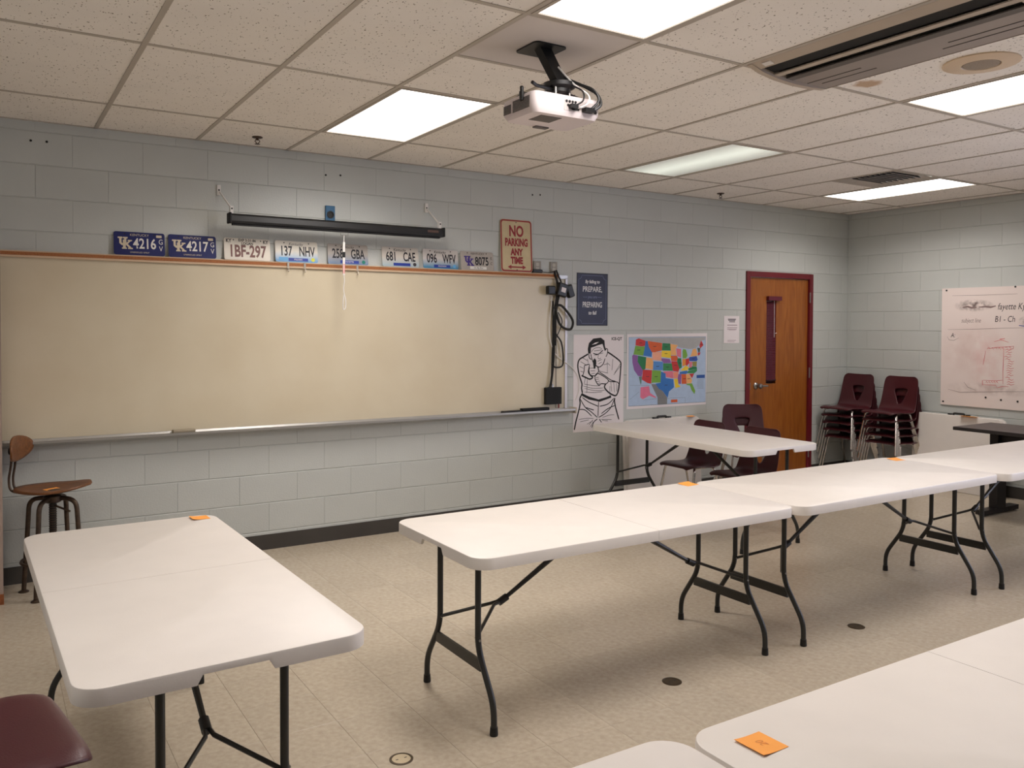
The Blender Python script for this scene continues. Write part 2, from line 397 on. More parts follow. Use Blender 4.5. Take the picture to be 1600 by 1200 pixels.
def cross(c, r):
    x0, x1 = max(XL, c*TP+.012), min(XR, (c+1)*TP-.012); y = GY - r*2*TP
    if x1-x0 > .03 and y > YB: MB().bb(x0, x1, y-.012, y+.012, -.0035, .0005).build('cross_tee', GRID, ceiling, loc=(0,0,H))
for c in cols:
    for r in range(0, 7): cross(c, r)
cross(2, 1.5); cross(9, .5)
ea = MB().bb(XL, XR, -.02, 0, -.004, 0); ea.bb(XR-.02, XR, YB, -.02, -.004, 0); ea.build('wall_angle', GRID, ceiling, loc=(0,0,H))

# fluorescent troffers
def diffuser_mat(name, strength, tubes=False):
    m = bpy.data.materials.new(name); m.use_nodes = True; nt = m.node_tree; N = nt.nodes; L = nt.links; b = N['Principled BSDF']
    b.inputs['Base Color'].default_value = (.8, .8, .78, 1); b.inputs['Roughness'].default_value = .3
    b.inputs['Emission Color'].default_value = (1, .97, .94, 1); b.inputs['Emission Strength'].default_value = strength
    tc = N.new('ShaderNodeTexCoord'); sp = N.new('ShaderNodeSeparateXYZ'); L.new(tc.outputs['Object'], sp.inputs[0])
    if tubes:   # a failing tube glows through the lens along its own line
        b.inputs['Emission Color'].default_value = (.93, 1, .86, 1)
        ab = N.new('ShaderNodeMath'); ab.operation = 'ABSOLUTE'; L.new(sp.outputs['X'], ab.inputs[0])
        mr = N.new('ShaderNodeMapRange'); L.new(ab.outputs[0], mr.inputs[0]); mr.inputs[1].default_value = .02; mr.inputs[2].default_value = .27; mr.inputs[3].default_value = strength; mr.inputs[4].default_value = strength*.22
        L.new(mr.outputs[0], b.inputs['Emission Strength'])
    ck = N.new('ShaderNodeTexChecker'); ck.inputs['Scale'].default_value = 120; L.new(tc.outputs['Object'], ck.inputs['Vector'])
    bp = N.new('ShaderNodeBump'); bp.inputs['Strength'].default_value = .3; bp.inputs['Distance'].default_value = .002; L.new(ck.outputs['Fac'], bp.inputs['Height']); L.new(bp.outputs[0], b.inputs['Normal'])
    return m
DIF = diffuser_mat('lens_lit', LAMP); DIM = diffuser_mat('lens_dim', 0.62, True)
LLAB = {(2,0): 'bright ceiling light panel above the white board, left of the projector', (2,2): 'bright ceiling light panel cut by the top edge above the projector',
        (6,0): 'dim ceiling light panel with a faint glowing tube, in the middle of the ceiling', (10,0): 'bright ceiling light panel beside the square air vent near the door',
        (6,2): 'bright ceiling light panel at the right edge below the round ceiling speaker'}
for (c, r) in sorted(LIGHTS):
    x0, x1, y0, y1 = cell(c, r, r+1); cx, cy = (x0+x1)/2, (y0+y1)/2
    t = thing('ceiling_light', LLAB.get((c, r), 'added ceiling light panel, out of view at the left, brightening the left table'), 'ceiling light', (cx, cy, H), group='fluorescent ceiling lights')
    a, b = TP/2-.013, TP-.013; f = MB()
    f.bb(-a, a, -b, -b+.018, -.006, .02); f.bb(-a, a, b-.018, b, -.006, .02); f.bb(-a, -a+.018, -b+.018, b-.018, -.006, .02); f.bb(a-.018, a, -b+.018, b-.018, -.006, .02)
    f.build('frame', GRID, t)
    MB().bb(-a+.018, a-.018, -b+.018, b-.018, 0, .004).build('diffuser', DIM if (c, r) == (6, 0) else DIF, t)
    if (c, r) != (6, 0):   # the prismatic lens throws its light downwards
        la = bpy.data.lights.new('tube_light', 'AREA'); la.shape = 'RECTANGLE'; la.size = 2*a-.05; la.size_y = 2*b-.05; la.energy = LAMP_W * LIGHTS[(c, r)]; la.color = LAMP_C; la.spread = math.radians(152)
        lo = bpy.data.objects.new('tube_light', la); C.objects.link(lo); lo.parent = t; lo.location = (0, 0, -.002)

# air vent 2x2
x0, x1, y0, y1 = cell(9, .5, 1); cx, cy = (x0+x1)/2, (y0+y1)/2
t = thing('air_vent', 'square grey louvred air vent in the ceiling next to a bright light panel', 'vent', (cx, cy, H))
VM = mat('vent_paint', (176, 166, 154), .5, var=.05)
f = MB()
for k, (ro, ri, z) in enumerate(((.290, .20, 0.0),)):
    f.add([(-ro,-ro,-.004),(ro,-ro,-.004),(ro,ro,-.004),(-ro,ro,-.004),(-ri,-ri,.012),(ri,-ri,.012),(ri,ri,.012),(-ri,ri,.012)], [(1,0,4,5),(2,1,5,6),(3,2,6,7),(0,3,7,4)])
f.build('vent_frame', VM, t)
MB().bb(-.2, .2, -.2, .2, .02, .024).build('vent_backing', BLACKM, t)
for k in range(8):
    MB().box((0, -.175+.05*k, .010), (.40, .036, .003), rx=math.radians(35)).build('louvre', VM, t)

# ceiling cassette unit between two runners
x0, x1, y0, y1 = cell(4, 2, 3); cy = (y0+y1)/2; hl = (y1-y0)/2 - .012
t = thing('air_conditioner', 'long ceiling air conditioner with black slots at the top right', 'air conditioner', (x0, cy, H))
ACM = mat('ac_casing', (186, 172, 156), .45, var=.03); ACP = mat('ac_panel', (150, 140, 132), .38, var=.06, vscale=3)
def strip(pa, pb, m, name, ya=-hl, yb=hl, th=.006):
    (xa, za), (xb, zb) = pa, pb
    return MB().add([(xa,ya,za),(xb,ya,zb),(xb,yb,zb),(xa,yb,za),(xa,ya,za+th),(xb,ya,zb+th),(xb,yb,zb+th),(xa,yb,za+th)], [(0,3,2,1),(4,5,6,7),(0,1,5,4),(1,2,6,5),(2,3,7,6),(3,0,4,7)]).build(name, m, t)
strip((.014, -.004), (.075, -.020), ACM, 'casing_edge')
strip((.075, -.008), (.17, -.020), BLACKM, 'air_slot', -hl+.03, hl-.03)
strip((.17, -.032), (.205, -.034), ACM, 'louvre_bar', -hl+.03, hl-.03)
strip((.205, -.016), (.255, -.020), BLACKM, 'air_slot', -hl+.03, hl-.03)
strip((.255, -.036), (.30, -.038), mat('ac_dark_strip', (92, 86, 80), .5, var=.05), 'inner_strip', -hl+.03, hl-.03)
strip((.30, -.038), (.55, -.038), ACP, 'face_panel')
strip((.55, -.026), (.572, -.024), BLACKM, 'shadow_gap')
strip((.572, -.034), (.597, -.004), ACM, 'casing_edge')
LINE = mat('ac_line', (40, 36, 34), .6, var=.05)
for xx, ya, yb in ((.40, .26, .56), (.46, .22, .52), (.40, -.56, -.16), (.46, -.58, -.10)):
    z_ = -.038
    MB().bb(xx-.003, xx+.003, ya, yb, z_-.0012, z_+.001).build('groove', LINE, t)
MB().box((.045, .50, -.0145), (.03, .05, .003), ry=math.radians(14.7)).build('badge', WHITE, t)
for s_ in (-1, 1):
    prof = [(.014, .0), (.014, -.006), (.09, -.030), (.20, -.046), (.33, -.053), (.45, -.050), (.55, -.042), (.597, -.008), (.597, .0)]
    ya = s_*hl; b = MB(); n = len(prof)
    b.add([(p[0], ya, p[1]) for p in prof] + [(p[0], ya - s_*.03, p[1]) for p in prof], [tuple(range(n)), tuple(range(2*n-1, n-1, -1))] + [(i, (i+1)%n, n+(i+1)%n, n+i) for i in range(n)])
    b.build('end_cap', ACM, t)
MB().bb(.012, .6, -hl, hl, .0, .02).build('casing_box', ACM, t)

# round ceiling speaker
t = thing('ceiling_speaker', 'round beige ceiling speaker with a mesh grille beside the air conditioner', 'speaker', (3.347, -3.758, H))
SPK = mat('speaker_ring', (214, 192, 164), .5, var=.03)
MB().lathe([(.165, 0), (.165, -.006), (.15, -.010), (.085, -.012), (.08, -.004), (.08, 0)]).build('ring', SPK, t, True)
MB().lathe([(.08, -.004), (.078, -.011), (.03, -.013)]).build('grille', mat('speaker_grille', (150, 136, 120), .6, var=.2, vscale=300), t, True)

# sprinkler heads
SPR = mat('sprinkler_bronze', (70, 50, 38), .4, metal=.6, var=.1)
def sprinkler(x, y, label):
    t = thing('sprinkler', label, 'sprinkler', (x, y, H), group='ceiling sprinkler heads')
    MB().lathe([(.034, 0), (.034, -.006), (.02, -.010)]).build('escutcheon', SPR, t, True)
    b = MB(); b.tube([(0,0,-.008), (0,0,-.022)], .009, 8)
    b.tube([(-.01,0,-.018), (-.016,0,-.03), (0,0,-.046)], .003, 6); b.tube([(.01,0,-.018), (.016,0,-.03), (0,0,-.046)], .003, 6)
    b.build('frame_arms', SPR, t, True)
    MB().lathe([(.005, -.044), (.018, -.046), (.018, -.048)], n=12).build('deflector', SPR, t)
sprinkler(.929, -.308, 'bronze sprinkler head in the ceiling above the left end of the black screen case')
sprinkler(5.206, -.303, 'bronze sprinkler head in the ceiling near the dim light, above the colourful map')

# ------------------------------------------------------------------ projector on its mount
t = thing('projector', 'white video projector hanging from a black ceiling mount', 'projector', (1.555, -2.83, H))
PJ = mat('projector_shell', (226, 214, 214), .4, var=.02); PJG = mat('projector_vent', (96, 88, 84), .5, var=.1)
b = MB(); b.prism(rrect(-.085, .085, -.09, .09, .025), -.006, 0); b.build('ceiling_plate', BLACK, t, loc=(-.045, .03, -.001))
MB().add(*[[(-.075,.04,-.006),(-.015,.04,-.006),(-.015,-.01,-.006),(-.075,-.01,-.006),(-.005,.0,-.16),(.05,.0,-.16),(.05,-.05,-.16),(-.005,-.05,-.16)], [(0,1,2,3),(7,6,5,4),(0,4,5,1),(1,5,6,2),(2,6,7,3),(3,7,4,0)]]).build('arm', BLACK, t)
MB().lathe([(.05, -.15), (.072, -.158), (.072, -.175), (.05, -.185), (.05, -.2)], (.02, -.02, 0)).build('swivel', BLACK, t, True)
MB().tube([(-.02,-.05,-.16),(-.02,-.05,-.232)], .006, 8).build('bolt', STEEL, t, True); MB().tube([(.055,-.05,-.19),(.055,-.05,-.232)], .006, 8).build('bolt', STEEL, t, True)
for p in ([(.02,-.02,-.19), (-.12,.06,-.205), (-.15,.1,-.232)], [(.02,-.02,-.19), (.12,-.04,-.215), (.15,-.05,-.232)], [(.02,-.02,-.19), (-.13,-.06,-.195), (-.16,-.075,-.19)], [(.02,-.02,-.19), (.09,.09,-.21), (.11,.12,-.232)]):
    MB().tube(p, .008, 8).build('mount_arm', BLACK, t, True)
MB().lathe([(.010, -.262), (.012, -.225), (.008, -.222), (.009, -.205), (.006, -.2)], (-.185, -.03, 0), 12).build('adjuster_knob', BLACK, t, True)
bd = MB(); o1 = rrect(-.18, .18, -.115, .145, .03); n = len(o1)
rings = [([(x*.965, y*.965) for x, y in o1], -.232), (o1, -.242), (o1, -.300), ([(x*.93, y*.92) for x, y in o1], -.322)]
v = []; f = []
for o, z in rings: v += [(x, y, z) for x, y in o]
for k in range(3): f += [(k*n+i, (k+1)*n+i, (k+1)*n+(i+1)%n, k*n+(i+1)%n) for i in range(n)]
f += [tuple(range(n)), tuple(range(4*n-1, 3*n-1, -1))]
body = bd.add(v, f).build('body', PJ, t, True)
MB().bb(-.02, .165, -.1165, -.112, -.298, -.250).build('port_panel', mat('port_panel', (196, 186, 184), .5, var=.04), body)
for k in range(3): MB().lathe([(.008, -.119), (.008, -.116)], (.105+.022*k, 0, -.288), 10, 'y').build('port', BLACK, body)
for xx, zz in ((-.008, -.258), (.008, -.258), (.024, -.258), (.04, -.258), (.0, -.275)): MB().lathe([(.006, -.119), (.006, -.116)], (xx, 0, zz), 10, 'y').build('port', BLACK, body)
MB().bb(.02, .06, -.119, -.116, -.293, -.283).build('port', BLACK, body)
for k in range(9): MB().bb(-.1825, -.179, -.085, .05, -.253-.0058*k, -.250-.0058*k).build('vent_slit', PJG, body)
for k in range(7): MB().bb(-.1835, -.179, .065, .125, -.262-.0058*k, -.259-.0058*k).build('vent_slit', PJG, body)
MB().bb(-.11, .0, -.07, .03, -.3235, -.320).build('lamp_cover', PJG, body)
MB().bb(-.02, .05, .105, .135, -.328, -.318).build('foot_pad', PJG, body)
for p, r_, m_, nm in (([(.03,-.04,-.13), (.09,-.075,-.16), (.135,-.12,-.19), (.15,-.14,-.24), (.11,-.13,-.285)], .006, BLACK, 'cable'), ([(.04,-.04,-.14), (.10,-.06,-.155), (.16,-.11,-.20), (.165,-.135,-.255), (.12,-.13,-.290)], .007, BLACK, 'cable'),
                     ([(.0,-.04,-.09), (.05,-.09,-.17), (.10,-.13,-.22), (.09,-.14,-.26), (.06,-.125,-.28)], .004, WHITE, 'cable'), ([(.02,-.05,-.16), (.07,-.12,-.2), (.065,-.14,-.25), (.03,-.125,-.275)], .004, BLACK, 'cable')):
    MB().tube(smooth_path(p), r_, 7).build(nm, m_, t, True)
MB().box((.02, -.128, -.280), (.035, .03, .016)).build('plug', BLACK, t); MB().box((.10, -.13, -.288), (.05, .034, .018)).build('plug', BLACK, t)

# ------------------------------------------------------------------ door
fr = MB(); FY = -.016
fr.bb(DX0, DX0+.055, FY, .12, 0, DZ); fr.bb(DX1-.055, DX1, FY, .12, 0, DZ); fr.bb(DX0+.055, DX1-.055, FY, .12, DZ-.055, DZ)
door = struct(fr.build('door_1', FRAME_R)); bevel(door, .003)
LX0, LX1, LZ = DX0+.058, DX1-.058, DZ-.058; wx0, wx1, wz0, wz1 = 6.205, 6.350, 1.0, 1.88
lf = MB(); ly0, ly1 = .012, .055
lf.bb(LX0, wx0, ly0, ly1, .01, LZ); lf.bb(wx1, LX1, ly0, ly1, .01, LZ); lf.bb(wx0, wx1, ly0, ly1, .01, wz0); lf.bb(wx0, wx1, ly0, ly1, wz1, LZ)
leaf = lf.build('door_leaf', DOORW, door)
MB().bb(LX0, LX1, .056, .08, .01, LZ).build('door_backing', mat('painted_dark', (30, 14, 16), .8, var=.1), door)  # dark-coloured sheet stands in for the unlit space behind the door
MB().bb(wx0, wx1, .034, .038, wz0, wz1).build('window_pane', GLASS, door)
BL = mat('blind_burgundy', (92, 18, 40), .45, var=.05)
k = 0; zz = wz0 + .05
while zz < wz1 - .03:
    MB().box(((wx0+wx1)/2-.0, .014, zz), (wx1-wx0-.004, .016, .0012), rx=math.radians(58)).build('blind_slat', BL, door); zz += .018
MB().bb(wx0-.004, wx1+.05, -.022, .012, wz1-.02, wz1+.022).build('blind_headrail', BL, door)
MB().bb(wx0, wx1, .004, .018, wz0+.028, wz0+.044).build('blind_bottom_rail', mat('blind_dark', (44, 8, 16), .5, var=.05), door)
MB().tube([(wx1-.045, -.002, wz1-.02), (wx1-.045, -.004, wz1-.40)], .0022, 6).build('blind_cord', WHITE, door)
MB().tube([(wx1-.03, -.004, 1.52), (wx1-.01, -.006, 1.525)], .003, 6).build('cord_tassel', WHITE, door)
hd = MB().lathe([(.034, .012), (.034, .004), (.026, -.004), (.012, -.01), (.012, -.03), (.024, -.036), (.028, -.05), (.022, -.066), (.008, -.07)], (6.055, 0, .985), 18, 'y').build('knob', STEEL, door, True)
MB().tube([(6.055, -.055, .985), (6.15, -.06, .985)], .010, 8).build('lever', STEEL, door, True)
MB().bb(LX0+.004, LX0+.03, .008, .012, .95, 1.02).build('latch_plate', STEEL, door)
for z_ in (1.90, 1.10, .25): MB().tube([(LX1+.004, -.018, z_-.055), (LX1+.004, -.018, z_+.055)], .007, 8).build('hinge', STEEL, door, True)

# ------------------------------------------------------------------ long front board
BX0, BX1, BZ0, BZ1 = -1.75, 3.655, .885, 1.995
t = thing('whiteboard', 'long cream dry-erase board across the front wall with a cork-topped rail and metal tray', 'whiteboard', (0, 0, 0))
MB().bb(BX0, BX1-.012, -.020, -.001, BZ0, BZ1).build('writing_surface', WBOARD, t)
rl = MB().bb(BX0, BX1-.09, -.036, -.001, BZ1, BZ1+.012).bb(BX0, BX1-.09, -.030, -.001, BZ1+.012, BZ1+.034).bb(BX0, BX1-.09, -.036, -.001, BZ1+.034, BZ1+.040)
rail = rl.build('map_rail', RAILW, t)
MB().bb(BX0, BX1-.092, -.034, -.030, BZ1+.013, BZ1+.033).build('cork_insert', CORK, rail)
MB().bb(BX1-.09, BX1, -.030, -.001, BZ1, BZ1+.03).build('rail_end', ALU, t)
MB().bb(BX1-.022, BX1, -.030, -.001, BZ0-.005, BZ1+.004).build('side_frame', mat('frame_pale', (206, 202, 206), .4, metal=.3, var=.02), t)
MB().bb(BX1-.115, BX1-.108, -.0225, -.019, BZ0, BZ1).build('panel_strip', mat('strip_grey', (120, 112, 100), .5, var=.05), t)
tp = [(-.0, .885), (-.018, .885), (-.026, .868), (-.085, .866), (-.092, .878), (-.098, .878), (-.098, .862), (-.06, .842), (-.0, .838)]
n = len(tp); trx1 = 3.70
tray = MB().add([(BX0, y, z) for y, z in tp] + [(trx1, y, z) for y, z in tp], [tuple(range(n)), tuple(range(2*n-1, n-1, -1))] + [(i, n+i, n+(i+1)%n, (i+1)%n) for i in range(n)]).build('marker_tray', ALU, t)
MB().bb(trx1, trx1+.012, -.10, -.001, .836, .888).build('tray_end', BEIGE, tray)
CLIP = mat('clip_metal', (196, 188, 176), .35, metal=.6, var=.05)
for k, (x, lb) in enumerate(((1.216, 'metal rail clip under the left side of the plate reading 137 NHV'), (1.336, 'metal rail clip under the right side of the plate reading 137 NHV'), (1.734, 'metal rail clip just right of the hanging white pull cord'))):
    q = thing('rail_clip', lb, 'clip', (x, -.037, 2.0), group='clips on the board rail')
    MB().bb(-.007, .007, -.004, 0, -.012, .034).build('plate', CLIP, q)
    MB().tube([(0, -.004, -.008), (0, -.016, -.014), (0, -.018, -.03), (0, -.008, -.034)], .004, 7).build('hook', CLIP, q, True)
# erasers on the tray
def eraser(x0, x1, m1, m2, label, h=.028):
    q = thing('eraser', label, 'eraser', ((x0+x1)/2, -.055, .8665)); a = (x1-x0)/2
    bevel(MB().bb(-a, a, -.024, .024, .010, h).build('handle', m1, q), .004); MB().bb(-a, a, -.022, .022, 0, .010).build('felt', m2, q)
FELT = mat('grey_felt', (120, 112, 100), .9, var=.1)
eraser(.437, .578, mat('eraser_tan', (160, 148, 126), .6, var=.05), FELT, 'tan felt eraser lying on the tray at the left part of the board')
eraser(2.985, 3.165, BLACK, BLACKM, 'black eraser on the tray, left one of the pair near the board end', .022)
eraser(3.17, 3.44, BLACKM, BLACKM, 'long black eraser on the tray, right one of the pair near the black box', .034)

# ------------------------------------------------------------------ licence plates leaning above the board
PB = mat('plate_blue', (8, 22, 92), .55, var=.05); PW = mat('plate_white', (222, 214, 200), .45, var=.06, vscale=12); PGY = mat('plate_grey', (176, 168, 160), .45, var=.1, vscale=14)
PLT = mat('letter_white', (232, 228, 222), .5, var=.02); PBR = mat('letter_brown', (112, 70, 62), .5, var=.15, vscale=30); PNV = mat('letter_navy', (18, 18, 30), .5, var=.05)
BAR = mat('bar_blue', (34, 58, 150), .5, var=.05); PUR = mat('emblem_purple', (64, 44, 130), .5, var=.05)
def plate_fade(name, top, bot):
    m = bpy.data.materials.new(name); m.use_nodes = True; nt = m.node_tree; N = nt.nodes; L = nt.links; b = N['Principled BSDF']; b.inputs['Roughness'].default_value = .45
    tc = N.new('ShaderNodeTexCoord'); sp = N.new('ShaderNodeSeparateXYZ'); L.new(tc.outputs['Object'], sp.inputs[0])
    nz = N.new('ShaderNodeTexNoise'); nz.inputs['Scale'].default_value = 20; L.new(tc.outputs['Object'], nz.inputs['Vector'])
    ma = N.new('ShaderNodeMath'); ma.operation = 'MULTIPLY_ADD'; L.new(nz.outputs['Fac'], ma.inputs[0]); ma.inputs[1].default_value = .03; L.new(sp.outputs['Y'], ma.inputs[2])
    rp = N.new('ShaderNodeValToRGB'); mr = N.new('ShaderNodeMapRange'); L.new(ma.outputs[0], mr.inputs[0]); mr.inputs[1].default_value = .0; mr.inputs[2].default_value = .15; L.new(mr.outputs[0], rp.inputs[0])
    rp.color_ramp.elements[0].color = lin(bot); rp.color_ramp.elements[0].position = .15; rp.color_ramp.elements[1].color = lin(top); rp.color_ramp.elements[1].position = .62
    L.new(rp.outputs[0], b.inputs['Base Color']); return m
PF1 = plate_fade('plate_fade_blue', (222, 216, 204), (110, 160, 204)); PF2 = plate_fade('plate_fade_grey', (170, 162, 154), (120, 140, 168)); PF3 = plate_fade('plate_fade_teal', (206, 200, 196), (70, 134, 172)); PF4 = plate_fade('plate_fade_pale', (206, 198, 188), (170, 188, 196))
def plate(x0, x1, m, label, tilt=8.0, z=2.0365):
    wd, ht = x1-x0, .152
    q = thing('license_plate', label, 'license plate', (x0, -.0265, z), (PI/2 - math.radians(tilt), 0, 0), group='license plates above the board')
    MB().prism(rrect(0, wd, 0, ht, .014), 0, .0015).build('plate_sheet', m, q)
    b = MB(); o = rrect(.004, wd-.004, .004, ht-.004, .012); i_ = rrect(.008, wd-.008, .008, ht-.008, .010); n = len(o)
    b.add([(x, y, .0022) for x, y in o] + [(x, y, .0022) for x, y in i_], [(k, (k+1)%n, n+(k+1)%n, n+k) for k in range(n)]); b.build('embossed_rim', m, q)
    for hx in (.065, wd-.065): MB().lathe([(.0045, .0016), (.0045, .0024)], (hx, ht-.014, 0), 10).build('bolt_hole', BLACK, q)
    return q, wd, ht
EZ = .0026
def uk_emblem(q, cx, cy, s, m):
    """two interlocked block letters"""
    b = MB()
    b.prism([(-.5,.55),(-.12,.55),(-.12,.42),(-.2,.42),(-.2,.05),(-.1,-.02),(.0,.05),(.0,.42),(-.08,.42),(-.08,.55),(.28,.55),(.28,.42),(.18,.42),(.18,.0),(.02,-.18),(-.2,-.18),(-.38,.0),(-.38,.42),(-.5,.42)], 0, .001)
    b.build('emblem_letter', m, q, loc=(cx, cy, EZ)).scale = (s, s, 1)
    b = MB(); b.prism([(-.1,.3),(.12,.3),(.12,-.02),(.36,.2),(.28,.2),(.28,.3),(.62,.3),(.62,.2),(.52,.2),(.28,-.06),(.58,-.38),(.68,-.38),(.68,-.5),(.3,-.5),(.3,-.38),(.36,-.38),(.14,-.14),(.12,-.16),(.12,-.38),(.2,-.38),(.2,-.5),(-.18,-.5),(-.18,-.38),(-.1,-.38)], .0004, .0014)
    b.build('emblem_letter', m, q, loc=(cx, cy, EZ)).scale = (s, s, 1)
CREAM = mat('letter_cream', (214, 200, 176), .5, var=.03)
for x0, x1, num, lb in ((.096, .402, '4216', 'blue license plate reading 4216 GV, leftmost above the board'), (.424, .728, '4217', 'blue license plate reading 4217 GV, second from the left above the board')):
    q, wd, ht = plate(x0, x1, PB, lb)
    text('lettering', 'KENTUCKY', .022, wd*.5, ht*.87, EZ, CREAM, q, 1.0); text('lettering', 'UNBRIDLED SPIRIT', .014, wd*.5, ht*.12, EZ, CREAM, q, 1.0)
    uk_emblem(q, wd*.20, ht*.50, .075, CREAM)
    text('number', num, .094, wd*.60, ht*.49, EZ, PLT, q, .74, bold=.0018)
    text('lettering', 'G', .048, wd*.92, ht*.61, EZ, PLT, q, .8); text('lettering', 'V', .048, wd*.92, ht*.31, EZ, PLT, q, .8)
    MB().prism(rrect(wd*.83, wd*.94, ht*.80, ht*.91, .003), 0, .0006).build('sticker', CREAM, q, loc=(0, 0, EZ))
q, wd, ht = plate(.780, 1.095, PW, 'old cream license plate reading 1BF-297 in brown digits')
text('number', '1BF-297', .115, wd*.5, ht*.38, EZ, PBR, q, .66, bold=.0034)
text('lettering', 'KY', .036, wd*.10, ht*.86, EZ, INK, q, .8, bold=.0008); text('lettering', 'KY', .036, wd*.90, ht*.86, EZ, INK, q, .8, bold=.0008)
text('lettering', 'EXP 3-31-86', .026, wd*.5, ht*.90, EZ, INK, q, .9, bold=.0006); text('lettering', 'LOGAN', .026, wd*.5, ht*.755, EZ, INK, q, .9, bold=.0006)
SEAL_Y = mat('sticker_yellow', (206, 206, 60), .5, var=.05); SEAL_G = mat('sticker_green', (24, 120, 104), .5, var=.05); SKYB = mat('sky_blue_patch', (96, 164, 214), .5, var=.05); SEAL_D = mat('sticker_dark', (60, 56, 60), .5, var=.1)
for x0, x1, a_, b_, m_, seal, county, tagc, lb in ((1.130, 1.438, '137', 'NHV', PF1, SEAL_Y, 'PULASKI', SKYB, 'white and blue license plate reading 137 NHV with a yellow sticker'), (1.513, 1.825, '258', 'GBA', PF2, SEAL_G, 'FAYETTE', None, 'grey license plate reading 258 GBA behind the hanging pull cord'),
        (1.938, 2.243, '681', 'CAE', PF4, SEAL_D, '', None, 'pale license plate reading 681 CAE with a dark blue bottom bar'), (2.280, 2.590, '096', 'WFV', PF3, SKYB, 'MADISON', None, 'white license plate reading 096 WFV fading to teal')):
    q, wd, ht = plate(x0, x1, m_, lb)
    text('number', a_, .098, wd*.25, ht*.50, EZ, PNV, q, .60, bold=.002); text('number', b_, .098, wd*.74, ht*.50, EZ, PNV, q, .56, bold=.002)
    text('lettering', 'Kentucky', .030, wd*.48, ht*.85, EZ, INK, q, .9, shear=.3)
    MB().prism([(wd*.30, .008), (wd*.76, .008), (wd*.76, .030), (wd*.30, .030)], 0, .0006).build('county_bar', BAR, q, loc=(0, 0, EZ))
    if county: text('lettering', county, .016, wd*.53, .019, EZ+.001, PLT, q)
    if tagc: MB().prism([(wd*.08, .010), (wd*.29, .010), (wd*.29, .034), (wd*.08, .034)], 0, .0006).build('patch', tagc, q, loc=(0, 0, EZ))
    MB().lathe([(.014, 0), (.014, .0006)], (wd*.88, .022, EZ), 14).build('sticker', seal, q)
q, wd, ht = plate(2.613, 2.918, PGY, 'grey license plate reading 8075 with a purple emblem, next to the parking sign')
uk_emblem(q, wd*.23, ht*.47, .075, PUR); text('number', '8075', .094, wd*.64, ht*.47, EZ, PNV, q, .68, bold=.002)
text('lettering', 'KENTUCKY', .022, wd*.52, ht*.88, EZ, INK, q, 1.1); text('lettering', 'E', .032, wd*.93, ht*.66, EZ, INK, q, .9); text('lettering', 'C', .032, wd*.93, ht*.38, EZ, INK, q, .9)
MB().prism([(wd*.27, .008), (wd*.77, .008), (wd*.77, .030), (wd*.27, .030)], 0, .0006).build('county_bar', PLT, q, loc=(0, 0, EZ)); text('lettering', 'Go Big Blue', .018, wd*.52, .019, EZ+.001, INK, q, shear=.2)

# no parking sign
SG = mat('sign_cream', (214, 196, 156), .5, rgb2=(200, 180, 140), vscale=9); SRED = mat('sign_red', (150, 30, 36), .5, var=.08, vscale=30)
q = thing('parking_sign', 'cream and red metal sign reading NO PARKING ANY TIME on the board rail', 'sign', (2.985, -.0265, 2.0365), (PI/2 - math.radians(3), 0, 0)); wd, ht = .31, .435
MB().prism(rrect(0, wd, 0, ht, .028), 0, .002).build('sign_sheet', SG, q)
b = MB(); o = rrect(.003, wd-.003, .003, ht-.003, .026); i_ = rrect(.015, wd-.015, .015, ht-.015, .018); n = len(o)
b.add([(x, y, .0026) for x, y in o] + [(x, y, .0026) for x, y in i_], [(k, (k+1)%n, n+(k+1)%n, n+k) for k in range(n)]); b.build('red_border', SRED, q)
for s_, sz, yy, sx_ in (('NO', .125, .335, .72), ('PARKING', .086, .243, .62), ('ANY', .076, .163, .72), ('TIME', .076, .093, .72)): text('lettering', s_, sz, wd/2, yy, .003, SRED, q, sx_, bold=.0042)
MB().prism([(.065, .040), (.10, .058), (.10, .046), (.21, .046), (.21, .058), (.245, .040), (.21, .022), (.21, .034), (.10, .034), (.10, .022)], .0024, .003).build('arrow', SRED, q)
for yy in (ht-.024, .018): MB().lathe([(.005, .002), (.005, .003)], (wd/2, yy, 0), 10).build('bolt_hole', BLACK, q)

# ------------------------------------------------------------------ pull-down screen in its case
t = thing('projection_screen', 'long black pull-down screen case on two white wall brackets above the plates', 'projection screen', (0, -.15, 2.30))
o_ = [(-.032, -.030), (.028, -.030), (.034, -.018), (.034, .020), (.024, .032), (-.018, .034), (-.034, .02), (-.036, -.015)]; n = len(o_)
MB().add([(.79, y, z) for y, z in o_] + [(2.372, y, z) for y, z in o_], [tuple(range(n)), tuple(range(2*n-1, n-1, -1))] + [(i, n+i, n+(i+1)%n, (i+1)%n) for i in range(n)]).build('case', BLACK, t)
for x in (.776, 2.372): bevel(MB().bb(x, x+.016, -.040, .040, -.032, .040).build('end_cap', BLACKM, t), .006)
MB().bb(.80, 2.35, -.022, .004, -.044, -.030).build('bottom_bar', BLACKM, t)
MB().bb(2.24, 2.33, -.0362, -.034, -.004, .014).build('maker_label', mat('label_brown', (84, 60, 50), .5, var=.1), t)
for x, bx in ((.80, .75), (2.36, 2.315)):
    br = MB().tube([(bx, .148, .205), (x, .02, .075)], .006, 6).build('bracket_arm', WHITE, t, True)
    MB().bb(bx-.012, bx+.012, .138, .149, .17, .24).build('bracket_foot', WHITE, t); MB().tube([(bx, .136, .205), (bx, .1395, .205)], .006, 8).build('screw', BLACK, t)
    MB().bb(x-.010, x+.010, -.006, .026, .035, .085).build('hanger', WHITE, t); MB().tube([(x, -.009, .068), (x, -.0055, .068)], .006, 8).build('screw', BLACK, t)
